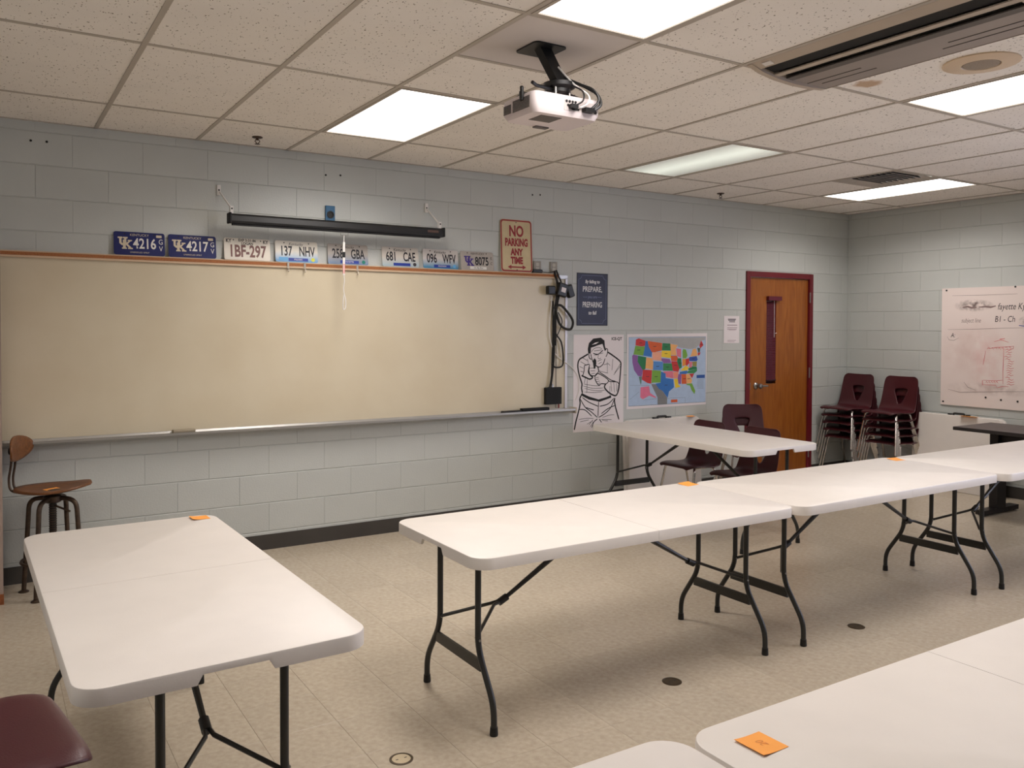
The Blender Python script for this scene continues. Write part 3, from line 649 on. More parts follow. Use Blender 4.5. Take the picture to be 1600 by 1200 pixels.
MB().tube([(1.555, -.02, -.044), (1.555, -.02, -.066), (1.612, -.02, -.066), (1.612, -.02, -.044)], .0022, 6).build('pull_handle', STEEL, t, True)
q = thing('pull_cord', 'white pull cord with a red-striped tab hanging in front of the board', 'cord', (1.578, -.172, 2.235))
MB().tube([(.002, 0, 0), (.0, 0, -.05)], .0025, 6).build('string', WHITE, q, True)
MB().bb(-.008, .008, -.004, .004, -.12, -.05).build('sleeve', WHITE, q); MB().bb(-.010, .010, -.005, .005, -.16, -.12).build('clamp', BLACK, q); MB().bb(-.008, .008, -.004, .004, -.20, -.16).build('sleeve', WHITE, q)
MB().bb(-.008, .008, -.0035, .0035, -.285, -.20).build('striped_tab', WHITE, q)
RD = mat('tab_red', (206, 64, 60), .5, var=.05); MB().bb(-.007, -.003, -.0042, -.0034, -.275, -.205).build('tab_stripe', RD, q); MB().bb(.003, .007, -.0042, -.0034, -.275, -.205).build('tab_stripe', RD, q)
MB().tube(smooth_path([(0, 0, -.285), (.004, 0, -.33), (-.002, 0, -.38), (.003, 0, -.42)]), .0035, 6).build('string', WHITE, q, True)
MB().tube(smooth_path([(.003, 0, -.42), (.014, 0, -.47), (.012, 0, -.52), (-.004, 0, -.53), (-.006, 0, -.48), (.003, 0, -.42)]), .0035, 6).build('loop', WHITE, q, True)
# blue socket behind the screen case
q = thing('wall_socket', 'blue wall box with a round black socket above the black screen case', 'socket', (1.498, -.001, 2.345), FRONT)
bevel(MB().bb(0, .072, 0, .115, 0, .018).build('box_plate', mat('box_blue', (48, 96, 132), .5, var=.08), q), .003)
MB().lathe([(.027, .018), (.027, .024), (.018, .024), (.016, .02)], (.036, .05, 0)).build('socket_ring', BLACK, q, True)
# two small outlets by the sign
for x, lb in ((3.317, 'grey wall outlet plate right next to the NO PARKING sign'), (3.485, 'grey wall outlet plate above the hanging black cables')):
    q = thing('wall_outlet', lb, 'outlet', (x, -.001, 2.045), FRONT, group='small wall outlets')
    bevel(MB().bb(0, .074, 0, .092, 0, .012).build('cover_plate', mat('outlet_grey', (152, 146, 136), .45, var=.05), q), .003)
    for yy in (.028, .064): MB().prism(rrect(.022, .052, yy-.014, yy+.014, .006), .012, .0135).build('receptacle', mat('outlet_face', (186, 180, 168), .5, var=.03), q)
q = thing('power_adapter', 'flat black adapter lying on the board rail below the outlet', 'adapter', (3.345, -.021, 2.0365))
bevel(MB().bb(-.05, .05, -.014, .02, 0, .03).build('adapter_body', BLACK, q), .008); MB().tube([(.05, 0, .012), (.10, -.005, .006), (.16, -.008, .016)], .003, 6).build('lead', BLACK, q, True)

# hanging cable bundle, power bricks and small box at the board's right end
def wpath(pts, y): return [on_front(px, py, y) for px, py in pts]
q = thing('cable_bundle', 'thick black cables looped down the right end of the board', 'cables', (0, 0, 0))
for pts, y, r_ in (([(866, 423), (868, 431), (872, 450), (868, 480), (866, 520), (865, 560), (861, 598), (858, 606)], -.045, .010),
                   ([(869, 422), (873, 432), (877, 445), (872, 470), (868, 500), (868, 540)], -.05, .007),
                   ([(867, 480), (876, 477), (887, 488), (895, 502), (892, 514), (882, 513), (874, 505), (870, 492), (867, 480)], -.06, .011),
                   ([(868, 484), (866, 500), (868, 520), (877, 535), (880, 560), (878, 572), (868, 574), (862, 568)], -.045, .007),
                   ([(864, 470), (864, 520), (862, 580), (861, 602)], -.038, .006),
                   ([(872, 488), (878, 500), (876, 512), (868, 530)], -.038, .004)):
    MB().tube(smooth_path(wpath(pts, y)), r_, 8).build('cable', BLACK, q, True)
q = thing('white_cable', 'thin white cable curving from the board end across the target poster', 'cable', (0, 0, 0))
MB().tube(smooth_path(wpath([(863, 463), (861, 480), (859, 510), (860, 532), (866, 550), (875, 560), (886, 568)], -.036) + wpath([(896, 577), (904, 592), (904, 612), (899, 625)], -.008)), .004, 7).build('cable', WHITE, q, True)
for px, py, sx_, sz_, ro, lb in ((860.5, 453.5, .08, .075, 0, 'black power brick hanging at the left of the cable bundle'), (878, 453, .10, .115, -.25, 'black power brick with a white label in the cable bundle'), (890, 455, .065, .11, .35, 'black power brick overlapping the side frame of the board')):
    p = on_front(px, py, -.068); q = thing('power_brick', lb, 'power brick', tuple(p), (PI/2, -ro, 0), group='power bricks on the cables')
    bevel(MB().bb(-sx_/2, sx_/2, -sz_/2, sz_/2, -.022, .022).build('brick_body', BLACK, q), .010)
    if px == 878: MB().bb(-.02, .026, -.02, .02, .0225, .0235).build('label_sticker', PAPER, q)
q = thing('wall_box', 'square black box fixed low on the right end of the board', 'box', (3.50, -.021, .993), FRONT)
bevel(MB().bb(-.082, .082, -.072, .072, 0, .035).build('box_body', BLACKM, q), .004); MB().tube([(-.03, .072, .015), (-.03, .1, .012)], .006, 6).build('bracket', STEEL, q); MB().tube([(.0, .072, .015), (.0, .1, .012)], .006, 6).build('bracket', STEEL, q)
MB().bb(.068, .078, -.11, -.072, 0, .004).build('red_tab', SRED, q)

# ------------------------------------------------------------------ blue quote poster
p0 = on_front(901, 426); p1 = on_front(949, 509)
q = thing('quote_poster', 'dark blue poster with white lettering PREPARE and PREPARING', 'poster', (p0.x, -.0015, p1.z), FRONT); wd, ht = p1.x-p0.x, p0.z-p1.z
NV = mat('poster_navy', (34, 40, 74), .45, rgb2=(26, 30, 58), vscale=4); NVL = mat('poster_line', (112, 118, 150), .5, var=.05); NVW = mat('poster_letter', (222, 220, 222), .5, var=.02); NVB = mat('poster_edge', (12, 14, 26), .5, var=.05)
MB().bb(0, wd, 0, ht, 0, .001).build('sheet', NVB, q); MB().bb(.008, wd-.008, .008, ht-.008, .001, .0014).build('field', NV, q)
b = MB(); e = .02; r_ = .035
path = []
for cx, cy, a0 in ((wd-e, e, PI), (wd-e, ht-e, -PI/2), (e, ht-e, 0), (e, e, PI/2)):
    path += [(cx + r_*math.cos(a0 - PI/2*k/5), cy + r_*math.sin(a0 - PI/2*k/5)) for k in range(6)]
b.ribbon(path + [path[0]], .003, .0017); b.build('line_border', NVL, q)
for s_, sz, yy, sx_, m_, sh in (('By failing to', .040, .385, .85, NVW, .15), ('PREPARE,', .066, .318, .80, NVW, 0), ('you are', .036, .252, .9, NVL, .15), ('PREPARING', .068, .182, .62, NVW, 0), ('to fail', .045, .112, .85, NVW, .15)):
    text('lettering', s_, sz, wd/2, yy*ht/.46, .0018, m_, q, sx_, shear=sh, bold=.0012 if m_ is NVW else .0004)
b = MB(); b.ribbon([(.07, .252), (.115, .252)], .003, .0017); b.ribbon([(wd-.115, .252), (wd-.07, .252)], .003, .0017); b.build('rule_lines', NVL, q)

# ------------------------------------------------------------------ line-drawn target poster
p0 = on_front(896, 523); p1 = on_front(895, 676); p2 = on_front(974.5, 523)
OX, OZ = p0.x, p1.z; wd, ht = p2.x-p0.x, p0.z-p1.z
q = thing('target_poster', 'white paper target printed with a line drawing of a man aiming a handgun, lettered ICE-QT', 'poster', (OX, -.0015, OZ), FRONT)
MB().bb(0, wd, 0, ht, 0, .001).build('sheet', PAPER, q)
def tg(pt):   # drawing units to paper coordinates
    x, y = pt; return ((x-38)/(568-38)*wd, ht - (y-88)/(1108-88)*ht)
def strokes(lst, wdt, name, z=.0014):
    b = MB()
    for s_ in lst: b.ribbon(smooth_path([tuple(tg(p)) + (0,) for p in s_], 4) if len(s_) > 2 else [tg(p) for p in s_], wdt, z)
    o_ = b.build(name, INK, q); o_['kind'] = 'stuff'; return o_
strokes([[(190,290),(140,320),(95,352),(82,420),(100,520),(125,600),(122,650),(132,700)], [(132,700),(105,755),(108,800),(102,845),(85,920),(65,1000),(50,1082)],
         [(390,272),(460,320),(530,380),(536,440),(524,600),(512,690),(488,742),(450,735),(400,700),(362,650),(376,612)], [(474,770),(470,800),(478,850),(490,900),(520,1006)],
         [(120,515),(160,535),(205,556),(236,540),(212,515),(192,480),(202,430)]], .014, 'outline')
strokes([[(215,290),(226,340),(250,395),(300,432),(345,402),(366,340)], [(372,238),(392,244),(390,290),(374,326)], [(240,284),(270,295),(300,292),(345,252)], [(195,290),(200,330),(222,350)],
         [(205,402),(196,450),(212,512),(262,522),(292,490),(298,450),(272,412)], [(150,410),(146,470),(132,520)], [(150,410),(200,398)], [(258,542),(276,502),(320,512),(400,572),(382,612),(330,610),(298,622),(270,580),(258,542)],
         [(300,800),(298,860),(294,960)], [(110,762),(160,850),(220,900),(290,968)], [(472,772),(430,870),(370,930),(300,968)], [(290,982),(252,1012),(230,1072)], [(310,985),(332,1022)], [(130,745),(200,800),(300,850)], [(465,770),(400,830),(310,850)], [(170,855),(250,886)],
         [(100,870),(160,880),(230,950)], [(475,850),(400,880),(330,930)], [(300,480),(370,530),(430,575),(480,590)], [(402,575),(420,590),(500,600),(520,632)]], .0085, 'inner_line')
strokes([[(250,306),(272,302),(288,306)], [(315,292),(345,282)], [(300,300),(290,330),(304,346),(322,334)], [(288,372),(310,360),(332,352)], [(296,398),(330,380)], [(222,270),(250,235),(300,225),(335,240)], [(250,260),(330,250)],
         [(265,545),(300,538)], [(268,565),(304,558)], [(278,588),(312,580)], [(290,608),(318,600)], [(210,440),(262,440)], [(214,470),(262,470)], [(222,500),(260,496)],
         [(145,605),(250,628),(320,630)], [(140,625),(240,655),(350,655)], [(150,650),(260,680),(370,680)], [(150,690),(250,700),(340,695)], [(160,540),(150,600)], [(180,560),(176,700)], [(390,380),(392,500)], [(420,640),(420,740)],
         [(450,350),(440,470)], [(530,405),(470,500)], [(530,430),(460,520)], [(430,600),(440,700)], [(460,600),(470,710)], [(490,610),(492,700)], [(510,630),(500,700)], [(180,340),(190,385)], [(130,330),(180,360)], [(110,370),(160,400)], [(100,420),(140,440)], [(110,470),(140,480)],
         [(95,975),(180,968),(250,975)], [(110,1000),(200,985)], [(180,1030),(240,1000)], [(215,1060),(245,1010)], [(340,970),(420,950),(470,950)], [(330,990),(440,1000)], [(340,1000),(400,1012)], [(200,1040),(240,990)], [(290,430),(300,470),(400,500)], [(350,410),(400,400),(420,420)]], .0042, 'fine_line')
def fills(lst, name, m=INK, z=(.001, .0015)):
    for o in lst: MB().prism([tg(p) for p in o], *z).build(name, m, q)
fills([[(190,288),(184,240),(195,178),(240,130),(320,120),(358,150),(364,212),(378,252),(362,262),(350,226),(338,186),(290,200),(250,216),(216,226),(214,288)]], 'hair_fill')
fills([[(240,360),(256,335),(272,360),(274,395),(262,448),(248,448),(240,395)]], 'handgun_fill')
fills([[(128,702),(200,740),(300,776),(380,756),(432,738),(434,764),(312,802),(200,772),(128,730)]], 'belt_fill')
fills([[(225,195),(262,172),(300,165),(270,186)]], 'hair_highlight', PAPER, (.0014, .0019))
text('lettering', 'ICE-QT', .036, *tg((490, 134)), .0014, INK, q, 1.05, bold=.0012)

# ------------------------------------------------------------------ map of the states
MPTL, MPTR, MPBL, MPBR = on_front(979.5, 522.5), on_front(1104.5, 520.5), on_front(978.5, 640), on_front(1102.5, 632)
q = thing('wall_map', 'colourful map of the United States with a pale blue sea and white margin', 'map', (MPBL.x, -.0015, MPBL.z), FRONT)
def mp(px, py):
    p = on_front(975 + px/9.022, 512 + py/9.022); return (p.x - MPBL.x, p.z - MPBL.z)
def mpoly(o, name, m, z0=.001, z1=.0014): return MB().prism([mp(*p) for p in o], z0, z1).build(name, m, q)
MAPC = {}
def mc(*c):
    k = 'map_%d_%d_%d' % c
    return mat(k, c, .6, var=.04, vscale=20)
MB().prism([mp(42, 92), (mp(1168, 76)), mp(1150, 1080), mp(32, 1152)], 0, .001).build('sheet', PAPER, q)
mpoly([(65,135),(1148,128),(1145,1045),(60,1108)], 'sea', mc(176, 196, 222), .001, .0012)
b = MB(); b.ribbon([mp(*p) for p in ((65,135),(1148,128),(1145,1045),(60,1108),(65,135))], .004, .0014); b.build('map_border', mc(90, 104, 128), q)
mpoly([(205,143),(1140,136),(1140,172),(1092,180),(1058,246),(1010,285),(960,298),(905,302),(870,292),(800,285),(760,268),(742,240),(650,224),(540,214),(330,184),(300,184)], 'neighbour_land', mc(172, 172, 172), .0012, .0013)
mpoly([(380,795),(440,795),(540,892),(606,985),(604,1075),(470,1084),(470,985),(420,880)], 'neighbour_land', mc(130, 130, 130), .0012, .0013)
mpoly([(205,690),(250,690),(242,780),(232,810)], 'neighbour_land', mc(96, 130, 120), .0012, .0013)
RED, ORG, GRN, DGR, YEL, BLU, PPL, PNK, PCH, OLV = (200,52,52), (216,96,48), (120,170,64), (34,122,74), (240,206,52), (52,116,190), (140,92,160), (224,120,140), (238,176,110), (150,140,72)
for col, o in ((RED, [(165,168),(205,150),(300,185),(292,258),(240,264),(160,250)]), (GRN, [(158,254),(240,266),(292,262),(268,395),(130,376)]), (PPL, [(112,400),(130,378),(195,395),(188,480),(264,602),(255,640),(245,690),(195,680),(140,600),(116,490)]),
               (DGR, [(196,394),(310,415),(300,580),(265,604),(189,480)]), (BLU, [(300,188),(330,188),(345,270),(392,348),(386,412),(268,395),(292,262)]), (ORG, [(331,186),(536,216),(530,322),(430,346),(390,346),(346,270)]),
               ((240,170,140), [(398,348),(526,336),(524,466),(398,456)]), (PCH, [(314,418),(396,432),(398,460),(410,472),(404,592),(298,575)]), ((84,140,206), [(411,474),(546,482),(546,602),(405,596)]), (RED, [(265,592),(392,597),(380,790),(330,780),(248,732)]),
               (GRN, [(394,598),(518,606),(512,772),(400,775),(384,788)]), (DGR, [(540,217),(650,224),(656,322),(530,320)]), (YEL, [(530,323),(656,326),(658,430),(524,412)]), (PPL, [(525,430),(642,440),(664,498),(550,500),(548,482),(524,466)]), ((60,140,84), [(549,502),(672,502),(686,608),(548,606)]),
               (PNK, [(555,616),(686,612),(694,714),(590,696),(585,642),(555,640)]), (BLU, [(520,618),(582,642),(586,710),(694,726),(702,840),(632,898),(612,988),(540,890),(490,862),(440,790),(512,775)]), (PCH, [(650,228),(755,245),(725,300),(738,390),(657,386)]),
               (ORG, [(657,394),(742,394),(762,440),(738,472),(662,466)]), (RED, [(663,472),(744,474),(778,582),(762,622),(688,612)]), ((240,150,120), [(690,622),(766,622),(752,716),(697,712)]), (YEL, [(700,722),(756,720),(762,800),(798,832),(722,850)]),
               (PNK, [(732,290),(802,302),(800,424),(746,400)]), (DGR, [(750,432),(802,430),(812,560),(776,584),(746,484)]), (GRN, [(832,300),(872,312),(892,390),(872,432),(826,432),(822,330)]), ((236,150,60), [(820,440),(866,440),(866,530),(820,546)]), (RED, [(867,440),(916,430),(916,500),(882,540),(866,524)]),
               (YEL, [(805,590),(866,534),(912,556),(890,602),(800,606)]), (BLU, [(786,624),(880,605),(902,624),(872,652),(780,652)]), (PPL, [(764,654),(806,654),(800,792),(766,790),(754,720)]), (ORG, [(807,654),(872,654),(878,792),(810,792)]), (PCH, [(873,654),(916,652),(956,740),(946,782),(880,786)]),
               (GRN, [(876,790),(956,784),(1002,890),(990,936),(950,880),(926,815),(880,806)]), (RED, [(916,650),(986,645),(956,712)]), ((60,140,84), [(900,610),(1026,580),(1026,610),(986,645),(888,640)]), (DGR, [(915,602),(900,580),(960,545),(1020,550),(1026,580)]), (PNK, [(918,480),(960,480),(952,560),(914,560)]),
               ((48,84,170), [(914,416),(1020,400),(1036,450),(1020,472),(920,470)]), (PCH, [(944,376),(965,305),(1010,290),(1036,380),(1020,398),(926,406)]), (RED, [(1060,250),(1085,180),(1116,245),(1070,295)]), ((70,84,70), [(1030,284),(1070,288),(1066,340),(1046,350)]), (RED, [(1036,352),(1076,346),(1062,385),(1040,396)]),
               (OLV, [(960,480),(1024,476),(1020,546),(965,542)]), ((228,120,150), [(230,840),(350,824),(366,920),(450,978),(440,990),(352,958),(262,1010),(226,980)])):
    mpoly(o, 'state', mc(*col), .0013, .0017)
mpoly([(660,1014),(750,1010),(750,1050),(660,1054)], 'legend_box', mc(*ORG), .0013, .0016); mpoly([(1020,668),(1135,662),(1135,708),(1020,712)], 'title_box', mc(40, 84, 160), .0013, .0016)
b = MB()
for y_ in (735, 752, 769, 786, 803, 820, 837, 854): b.ribbon([mp(1030, y_), mp(1120, y_-2)], .0022, .0014)
for s_ in (((470,985),(640,1000)), ((640,990),(860,985)), ((860,985),(860,1055)), ((270,1020),(460,1000)), ((80,812),(360,815)), ((80,1010),(210,905))): b.ribbon([mp(*p) for p in s_], .002, .0014)
b.build('printed_lines', mc(104, 112, 130), q)['kind'] = 'stuff'
for px, py in ((230,215),(205,315),(430,265),(590,270),(590,365),(470,545),(610,555),(330,690),(450,690),(590,810),(720,530),(790,500),(850,720),(910,720),(975,440),(1085,235)):
    x_, y_ = mp(px, py); MB().bb(x_-.018, x_+.018, y_-.0025, y_+.0025, .0017, .0019).build('state_caption', mc(50, 44, 50), q)

# paper notice beside the door
p0 = on_front(1131, 493.5); p1 = on_front(1154.5, 536)
q = thing('paper_notice', 'small white printed notice taped on the wall left of the door', 'notice', (p0.x, -.0015, p1.z), FRONT); wd, ht = p1.x-p0.x, p0.z-p1.z
MB().bb(0, wd, 0, ht, 0, .001).build('sheet', PAPER, q)
GT = mat('print_grey', (84, 76, 82), .7, var=.1); GL = mat('print_pale', (178, 160, 168), .7, var=.1)
for yy, a_, b_, th, m_ in ((.88, .25, .78, .008, GT), (.84, .28, .74, .008, GT), (.785, .34, .72, .008, GT), (.66, .22, .86, .010, GL), (.565, .22, .86, .008, GL), (.505, .22, .82, .008, GL), (.485, .34, .76, .005, GL), (.10, .24, .78, .006, GL), (.05, .24, .70, .005, GL)):
    MB().bb(a_*wd, b_*wd, yy*ht-th/2, yy*ht+th/2, .001, .0013).build('print_line', m_, q)

# small fixing holes in the upper wall
HOLE = mat('screw_hole', (36, 32, 30), .8, var=.1)
for px, py, lb in ((48, 219.5, 'left one of two dark screw holes at the far left below the ceiling'), (73, 221.5, 'right one of two dark screw holes at the far left below the ceiling'), (509, 273.5, 'left one of two screw holes above the black screen case'), (532, 274, 'right one of two screw holes above the black screen case'), (832, 304.5, 'left one of two screw holes above the NO PARKING sign'), (844, 304.5, 'right one of two screw holes above the NO PARKING sign')):
    p = on_front(px, py, 0); tag(MB().lathe([(.0075, .0), (.0065, -.003), (.003, -.004)], (0, 0, 0), 10, 'y').build('wall_anchor', HOLE, None, loc=(p.x, 0.0, p.z)), lb, 'wall anchor', 'wall anchors')

# ------------------------------------------------------------------ whiteboard on the right wall
def smudged(name):
    m = bpy.data.materials.new(name); m.use_nodes = True; nt = m.node_tree; N = nt.nodes; L = nt.links; b = N['Principled BSDF']; b.inputs['Roughness'].default_value = .3
    tc = N.new('ShaderNodeTexCoord')
    def blob(cx, cy, rx, ry, amt, scale):
        mp_ = N.new('ShaderNodeMapping'); mp_.inputs['Location'].default_value = (-cx/rx, -cy/ry, 0); mp_.inputs['Scale'].default_value = (1/rx, 1/ry, 0); L.new(tc.outputs['Object'], mp_.inputs[0])
        ln = N.new('ShaderNodeVectorMath'); ln.operation = 'LENGTH'; L.new(mp_.outputs[0], ln.inputs[0])
        mr = N.new('ShaderNodeMapRange'); L.new(ln.outputs['Value'], mr.inputs[0]); mr.inputs[1].default_value = 1; mr.inputs[2].default_value = .4; mr.inputs[3].default_value = 0; mr.inputs[4].default_value = amt
        nz = N.new('ShaderNodeTexNoise'); nz.inputs['Scale'].default_value = scale; nz.inputs['Detail'].default_value = 5; L.new(tc.outputs['Object'], nz.inputs['Vector'])
        r2 = N.new('ShaderNodeMapRange'); L.new(nz.outputs['Fac'], r2.inputs[0]); r2.inputs[1].default_value = .35; r2.inputs[2].default_value = .65
        mu = N.new('ShaderNodeMath'); mu.operation = 'MULTIPLY'; L.new(mr.outputs[0], mu.inputs[0]); L.new(r2.outputs[0], mu.inputs[1]); return mu.outputs[0]
    col = None
    for args, c in (((.32, .98, .20, .065, 1.0, 25), (120, 104, 98)), ((.83, .83, .10, .05, .9, 25), (120, 104, 98)), ((.30, .55, .35, .35, .35, 6), (196, 160, 150)), ((.5, .18, .5, .07, .5, 12), (168, 148, 140)), ((.45, .45, .2, .35, .3, 9), (214, 150, 146)), ((1.3, .6, .6, .5, .25, 7), (200, 180, 172))):
        mx = N.new('ShaderNodeMix'); mx.data_type = 'RGBA'
        if col is None: mx.inputs[6].default_value = lin((232, 218, 212))
        else: L.new(col, mx.inputs[6])
        mx.inputs[7].default_value = lin(c); L.new(blob(*args), mx.inputs[0]); col = mx.outputs[2]
    L.new(col, b.inputs['Base Color']); return m
SMUD = smudged('used_whiteboard')
p0 = on_right(1475.5, 452); p1 = on_right(1470, 631)
q = thing('whiteboard', 'smudged whiteboard with handwriting and red scribbles on the right wall', 'whiteboard', (XR-.001, -1.10, .822), RIGHT); wd, ht = 2.44, 1.155
MB().bb(0, wd, 0, ht, 0, .012).build('panel', SMUD, q)
def rb(px, py):
    p = on_right(px, py, XR-.014); return (-1.10 - p.y, p.z - .822)
MK = mat('marker_black', (40, 34, 36), .6, var=.1); MR_ = mat('marker_red', (206, 84, 90), .6, var=.15); MG = mat('marker_faded', (140, 118, 114), .6, var=.15); MBL = mat('marker_blue', (80, 90, 160), .6, var=.1)
for px, py in ((1479, 454), (1586.5, 448), (1473.5, 627), (1540, 621), (1564, 625), (1590, 627.5)):
    MB().lathe([(.009, .012), (.009, .015), (.004, .017)], rb(px, py) + (0,), 12).build('fixing_screw', BLACK, q)
x_, y_ = rb(1558.5, 479.5); text('handwriting', 'fayette Kyso', .085, x_, y_, .0126, MK, q, .72, 'LEFT', shear=.25)
x_, y_ = rb(1554, 499); text('handwriting', 'B1 - Ch', .080, x_, y_, .0126, MK, q, .75, 'LEFT', shear=.15)
x_, y_ = rb(1502, 501); text('handwriting', 'subject line', .060, x_, y_, .0126, MG, q, .7, 'LEFT', shear=.25)
x_, y_ = rb(1485.5, 524); text('handwriting', 'A:', .062, x_, y_, .0126, MK, q, .8, 'LEFT', shear=.2)
def marks(lst, wdt, m, name):
    b = MB()
    for s_ in lst: b.ribbon([rb(*p) for p in s_], wdt, .0127)
    b.build(name, m, q)['kind'] = 'stuff'
marks([[(1504, 480.5), (1512, 479), (1518, 481), (1526, 480)], [(1530, 480), (1540, 479), (1548, 480), (1556, 478)]], .018, MG, 'struck_out_words')
marks([[(1481, 515), (1520, 514.5), (1560, 513), (1600, 512)], [(1480, 526), (1483, 531), (1490, 532), (1498, 528)], [(1488, 462), (1540, 461), (1590, 459)], [(1481, 608), (1500, 613), (1560, 612), (1600, 612)], [(1506, 597), (1512, 605), (1525, 610)]], .004, MG, 'faded_line')
marks([[(1542, 545), (1556, 543), (1584, 541)], [(1540, 548), (1538, 560), (1536, 570)], [(1553, 534), (1564, 531), (1576, 535)], [(1562, 530), (1570, 529)], [(1568, 545), (1568, 560), (1567, 580), (1567, 600)], [(1536, 594), (1556, 595), (1567, 594)], [(1536, 601), (1556, 602), (1557, 606)], [(1535, 594), (1535, 602)], [(1558, 606), (1566, 604), (1576, 604)], [(1584, 541), (1583, 545), (1576, 546)]], .005, MR_, 'red_scribble')
b = MB(); random.seed(3)
for k in range(16):
    px, py = 1569 + random.uniform(0, 6), 547 + 3.6*k
    b.ribbon([rb(px, py), rb(px+3, py-1.2), rb(px+6, py+.6), rb(px+9 + random.uniform(-2, 3), py-.6)], .005, .0127)
for k in range(7):
    px, py = 1543 + k*5.5, 544.5 + random.uniform(-1, 1); b.ribbon([rb(px, py), rb(px+2, py-2), rb(px+4, py+1)], .005, .0127)
for k in range(5):
    px, py = 1540 + k*4, 597.5; b.ribbon([rb(px, py), rb(px+1.5, py-1.5), rb(px+3.2, py+1)], .006, .0127)
b.build('red_writing', MR_, q)['kind'] = 'stuff'
marks([[(1592, 508.5), (1600, 509.5)]], .008, MBL, 'blue_mark')

# ------------------------------------------------------------------ folding tables
TL, TW, TH = 1.78, .7575, .7235
def half_top(L_, W_, h):
    def ring(d, ds, zf):
        hx, hy, r = L_/2-d, W_/2-d, max(.075-d, .01); pts = []
        pts.append((ds, -hy)); pts.append((hx-r, -hy))
        pts += [(hx-r+r*math.cos(a), -hy+r+r*math.sin(a)) for a in [(-PI/2)+PI/2*k/8 for k in range(1, 9)]]
        pts += [(hx, -.10), (hx, -.085), (hx, .085), (hx, .10)]
        pts += [(hx-r+r*math.cos(a), hy-r+r*math.sin(a)) for a in [PI/2*k/8 for k in range(0, 9)]]
        pts.append((ds, hy))
        return [(x, y, zf(x, y)) for x, y in pts]
    low = lambda x, y: h-.020 if (x > L_/2-.03 and abs(y) < .09) else h-.046
    R_ = [ring(.007, .0012, lambda x, y: h), ring(.002, .0008, lambda x, y: h-.002), ring(0, .0006, lambda x, y: h-.007), ring(0, .0006, low), ring(.012, .006, low), ring(.014, .008, lambda x, y: h-.018)]
    n = len(R_[0]); b = MB(); v = [p for r in R_ for p in r]; f = [tuple(range(n))]
    for k in range(len(R_)-1): f += [(k*n+(i+1)%n, k*n+i, (k+1)*n+i, (k+1)*n+(i+1)%n) for i in range(n)]
    f.append(tuple(range(len(R_)*n-1, (len(R_)-1)*n-1, -1)))
    return b.add(v, f)
def rounded(pts, r=.05, n=5):
    P = [Vector(p) for p in pts]; out = [P[0]]
    for i in range(1, len(P)-1):
        a = (P[i-1]-P[i]); b = (P[i+1]-P[i]); d = min(r, a.length/2.01, b.length/2.01); s_, e_ = P[i]+a.normalized()*d, P[i]+b.normalized()*d
        out += [(s_*(1-t)**2 + P[i]*2*t*(1-t) + e_*t*t) for t in [k/n for k in range(n+1)]]
    return out + [P[-1]]
def leg_set(root, h, ux):
    s = 1 if ux > 0 else -1
    for sw in (-1, 1):
        lg = MB().tube(rounded([(ux, sw*.165, h-.022), (ux, sw*.165, .30), (ux, sw*.292, .115), (ux, sw*.292, .008)], .06), .0128, 10).build('leg', LEG, root, True)
        MB().lathe([(.0155, 0), (.0165, .004), (.0148, .034)], (ux, sw*.292, 0), 12).build('rubber_foot', RUB, lg, True)
        MB().tube([(ux, sw*.165-.017, .335), (ux, sw*.165+.017, .335)], .005, 8).build('rivet', STEEL, lg)
    MB().box((ux, 0, .238), (.012, .385, .045)).build('crossbar', LEG, root)
    MB().tube([(ux, -.165, h-.030), (ux, .165, h-.030)], .011, 8).build('hinge_bar', LEG, root, True)
    lx = ux - s*.215; b = MB().tube([(s*.05, 0, h-.028), (s*.22, 0, h-.028-(h-.028-.413)*(.17/(lx*s-.05))), (lx, 0, .413)], [.012, .0135, .009], 8)
    br = b.build('brace', LEG, root, True)
    for sw in (-1, 1): MB().tube([(lx, sw*.004, .413), (lx+s*.05, sw*.012, .404), (ux, sw*.152, .338)], .0075, 7).build('brace_arm', LEG, br, True)
    MB().tube([(lx-s*.022, 0, .424), (lx+s*.02, 0, .404)], .016, 10).build('lock_ring', BLACK, br, True)
    MB().bb(min(s*.02, s*.12), max(s*.02, s*.12), -.025, .025, h-.034, h-.018).build('brace_bracket', LEG, root)
def make_table(h):
    root = thing('folding_table', '', 'table')
    a = half_top(TL, TW, h).build('tabletop_half', PLASTIC, root, True)
    b = a.copy(); C.objects.link(b); b.parent = root; b.rotation_euler = (0, 0, PI)
    leg_set(root, h, TL/2-.125); leg_set(root, h, -TL/2+.125)
    return root
tab0 = make_table(TH)
GT_ = 'white folding tables'
def table(x, y, rz, label, root=None, first=False):
    t = tab0 if first else (root or copy_tree(tab0))
    t.location = (x, y, 0); t.rotation_euler = (0, 0, rz); t['label'] = label; t['category'] = 'table'; t['group'] = GT_
    return t
YC = -2.887
table(.925+TL/2, YC, 0, 'white folding table in the middle row, its rounded free end facing the left table', first=True)
table(2.708+TL/2, YC-.022, 0, 'white folding table in the middle row, second from its free end')
table(4.491+TL/2, YC-.05, 0, 'white folding table in the middle row, cut off by the right edge of the picture')
table(-.085, -2.853, PI/2 + .0245, 'white folding table standing alone at the left, near the metal stool')
table(.632+TL/2, -4.652-TW/2, 0, 'white folding table in the lower right foreground with a large orange note on it')
table(.628-.006-TL/2, -4.632-TW/2, 0, 'white folding table at the bottom edge, only its rounded corner showing')
tabG = make_table(.745)
table(4.155, -.19-TL/2, PI/2, 'white folding table pushed against the front wall below the map, with chairs along it', root=tabG)

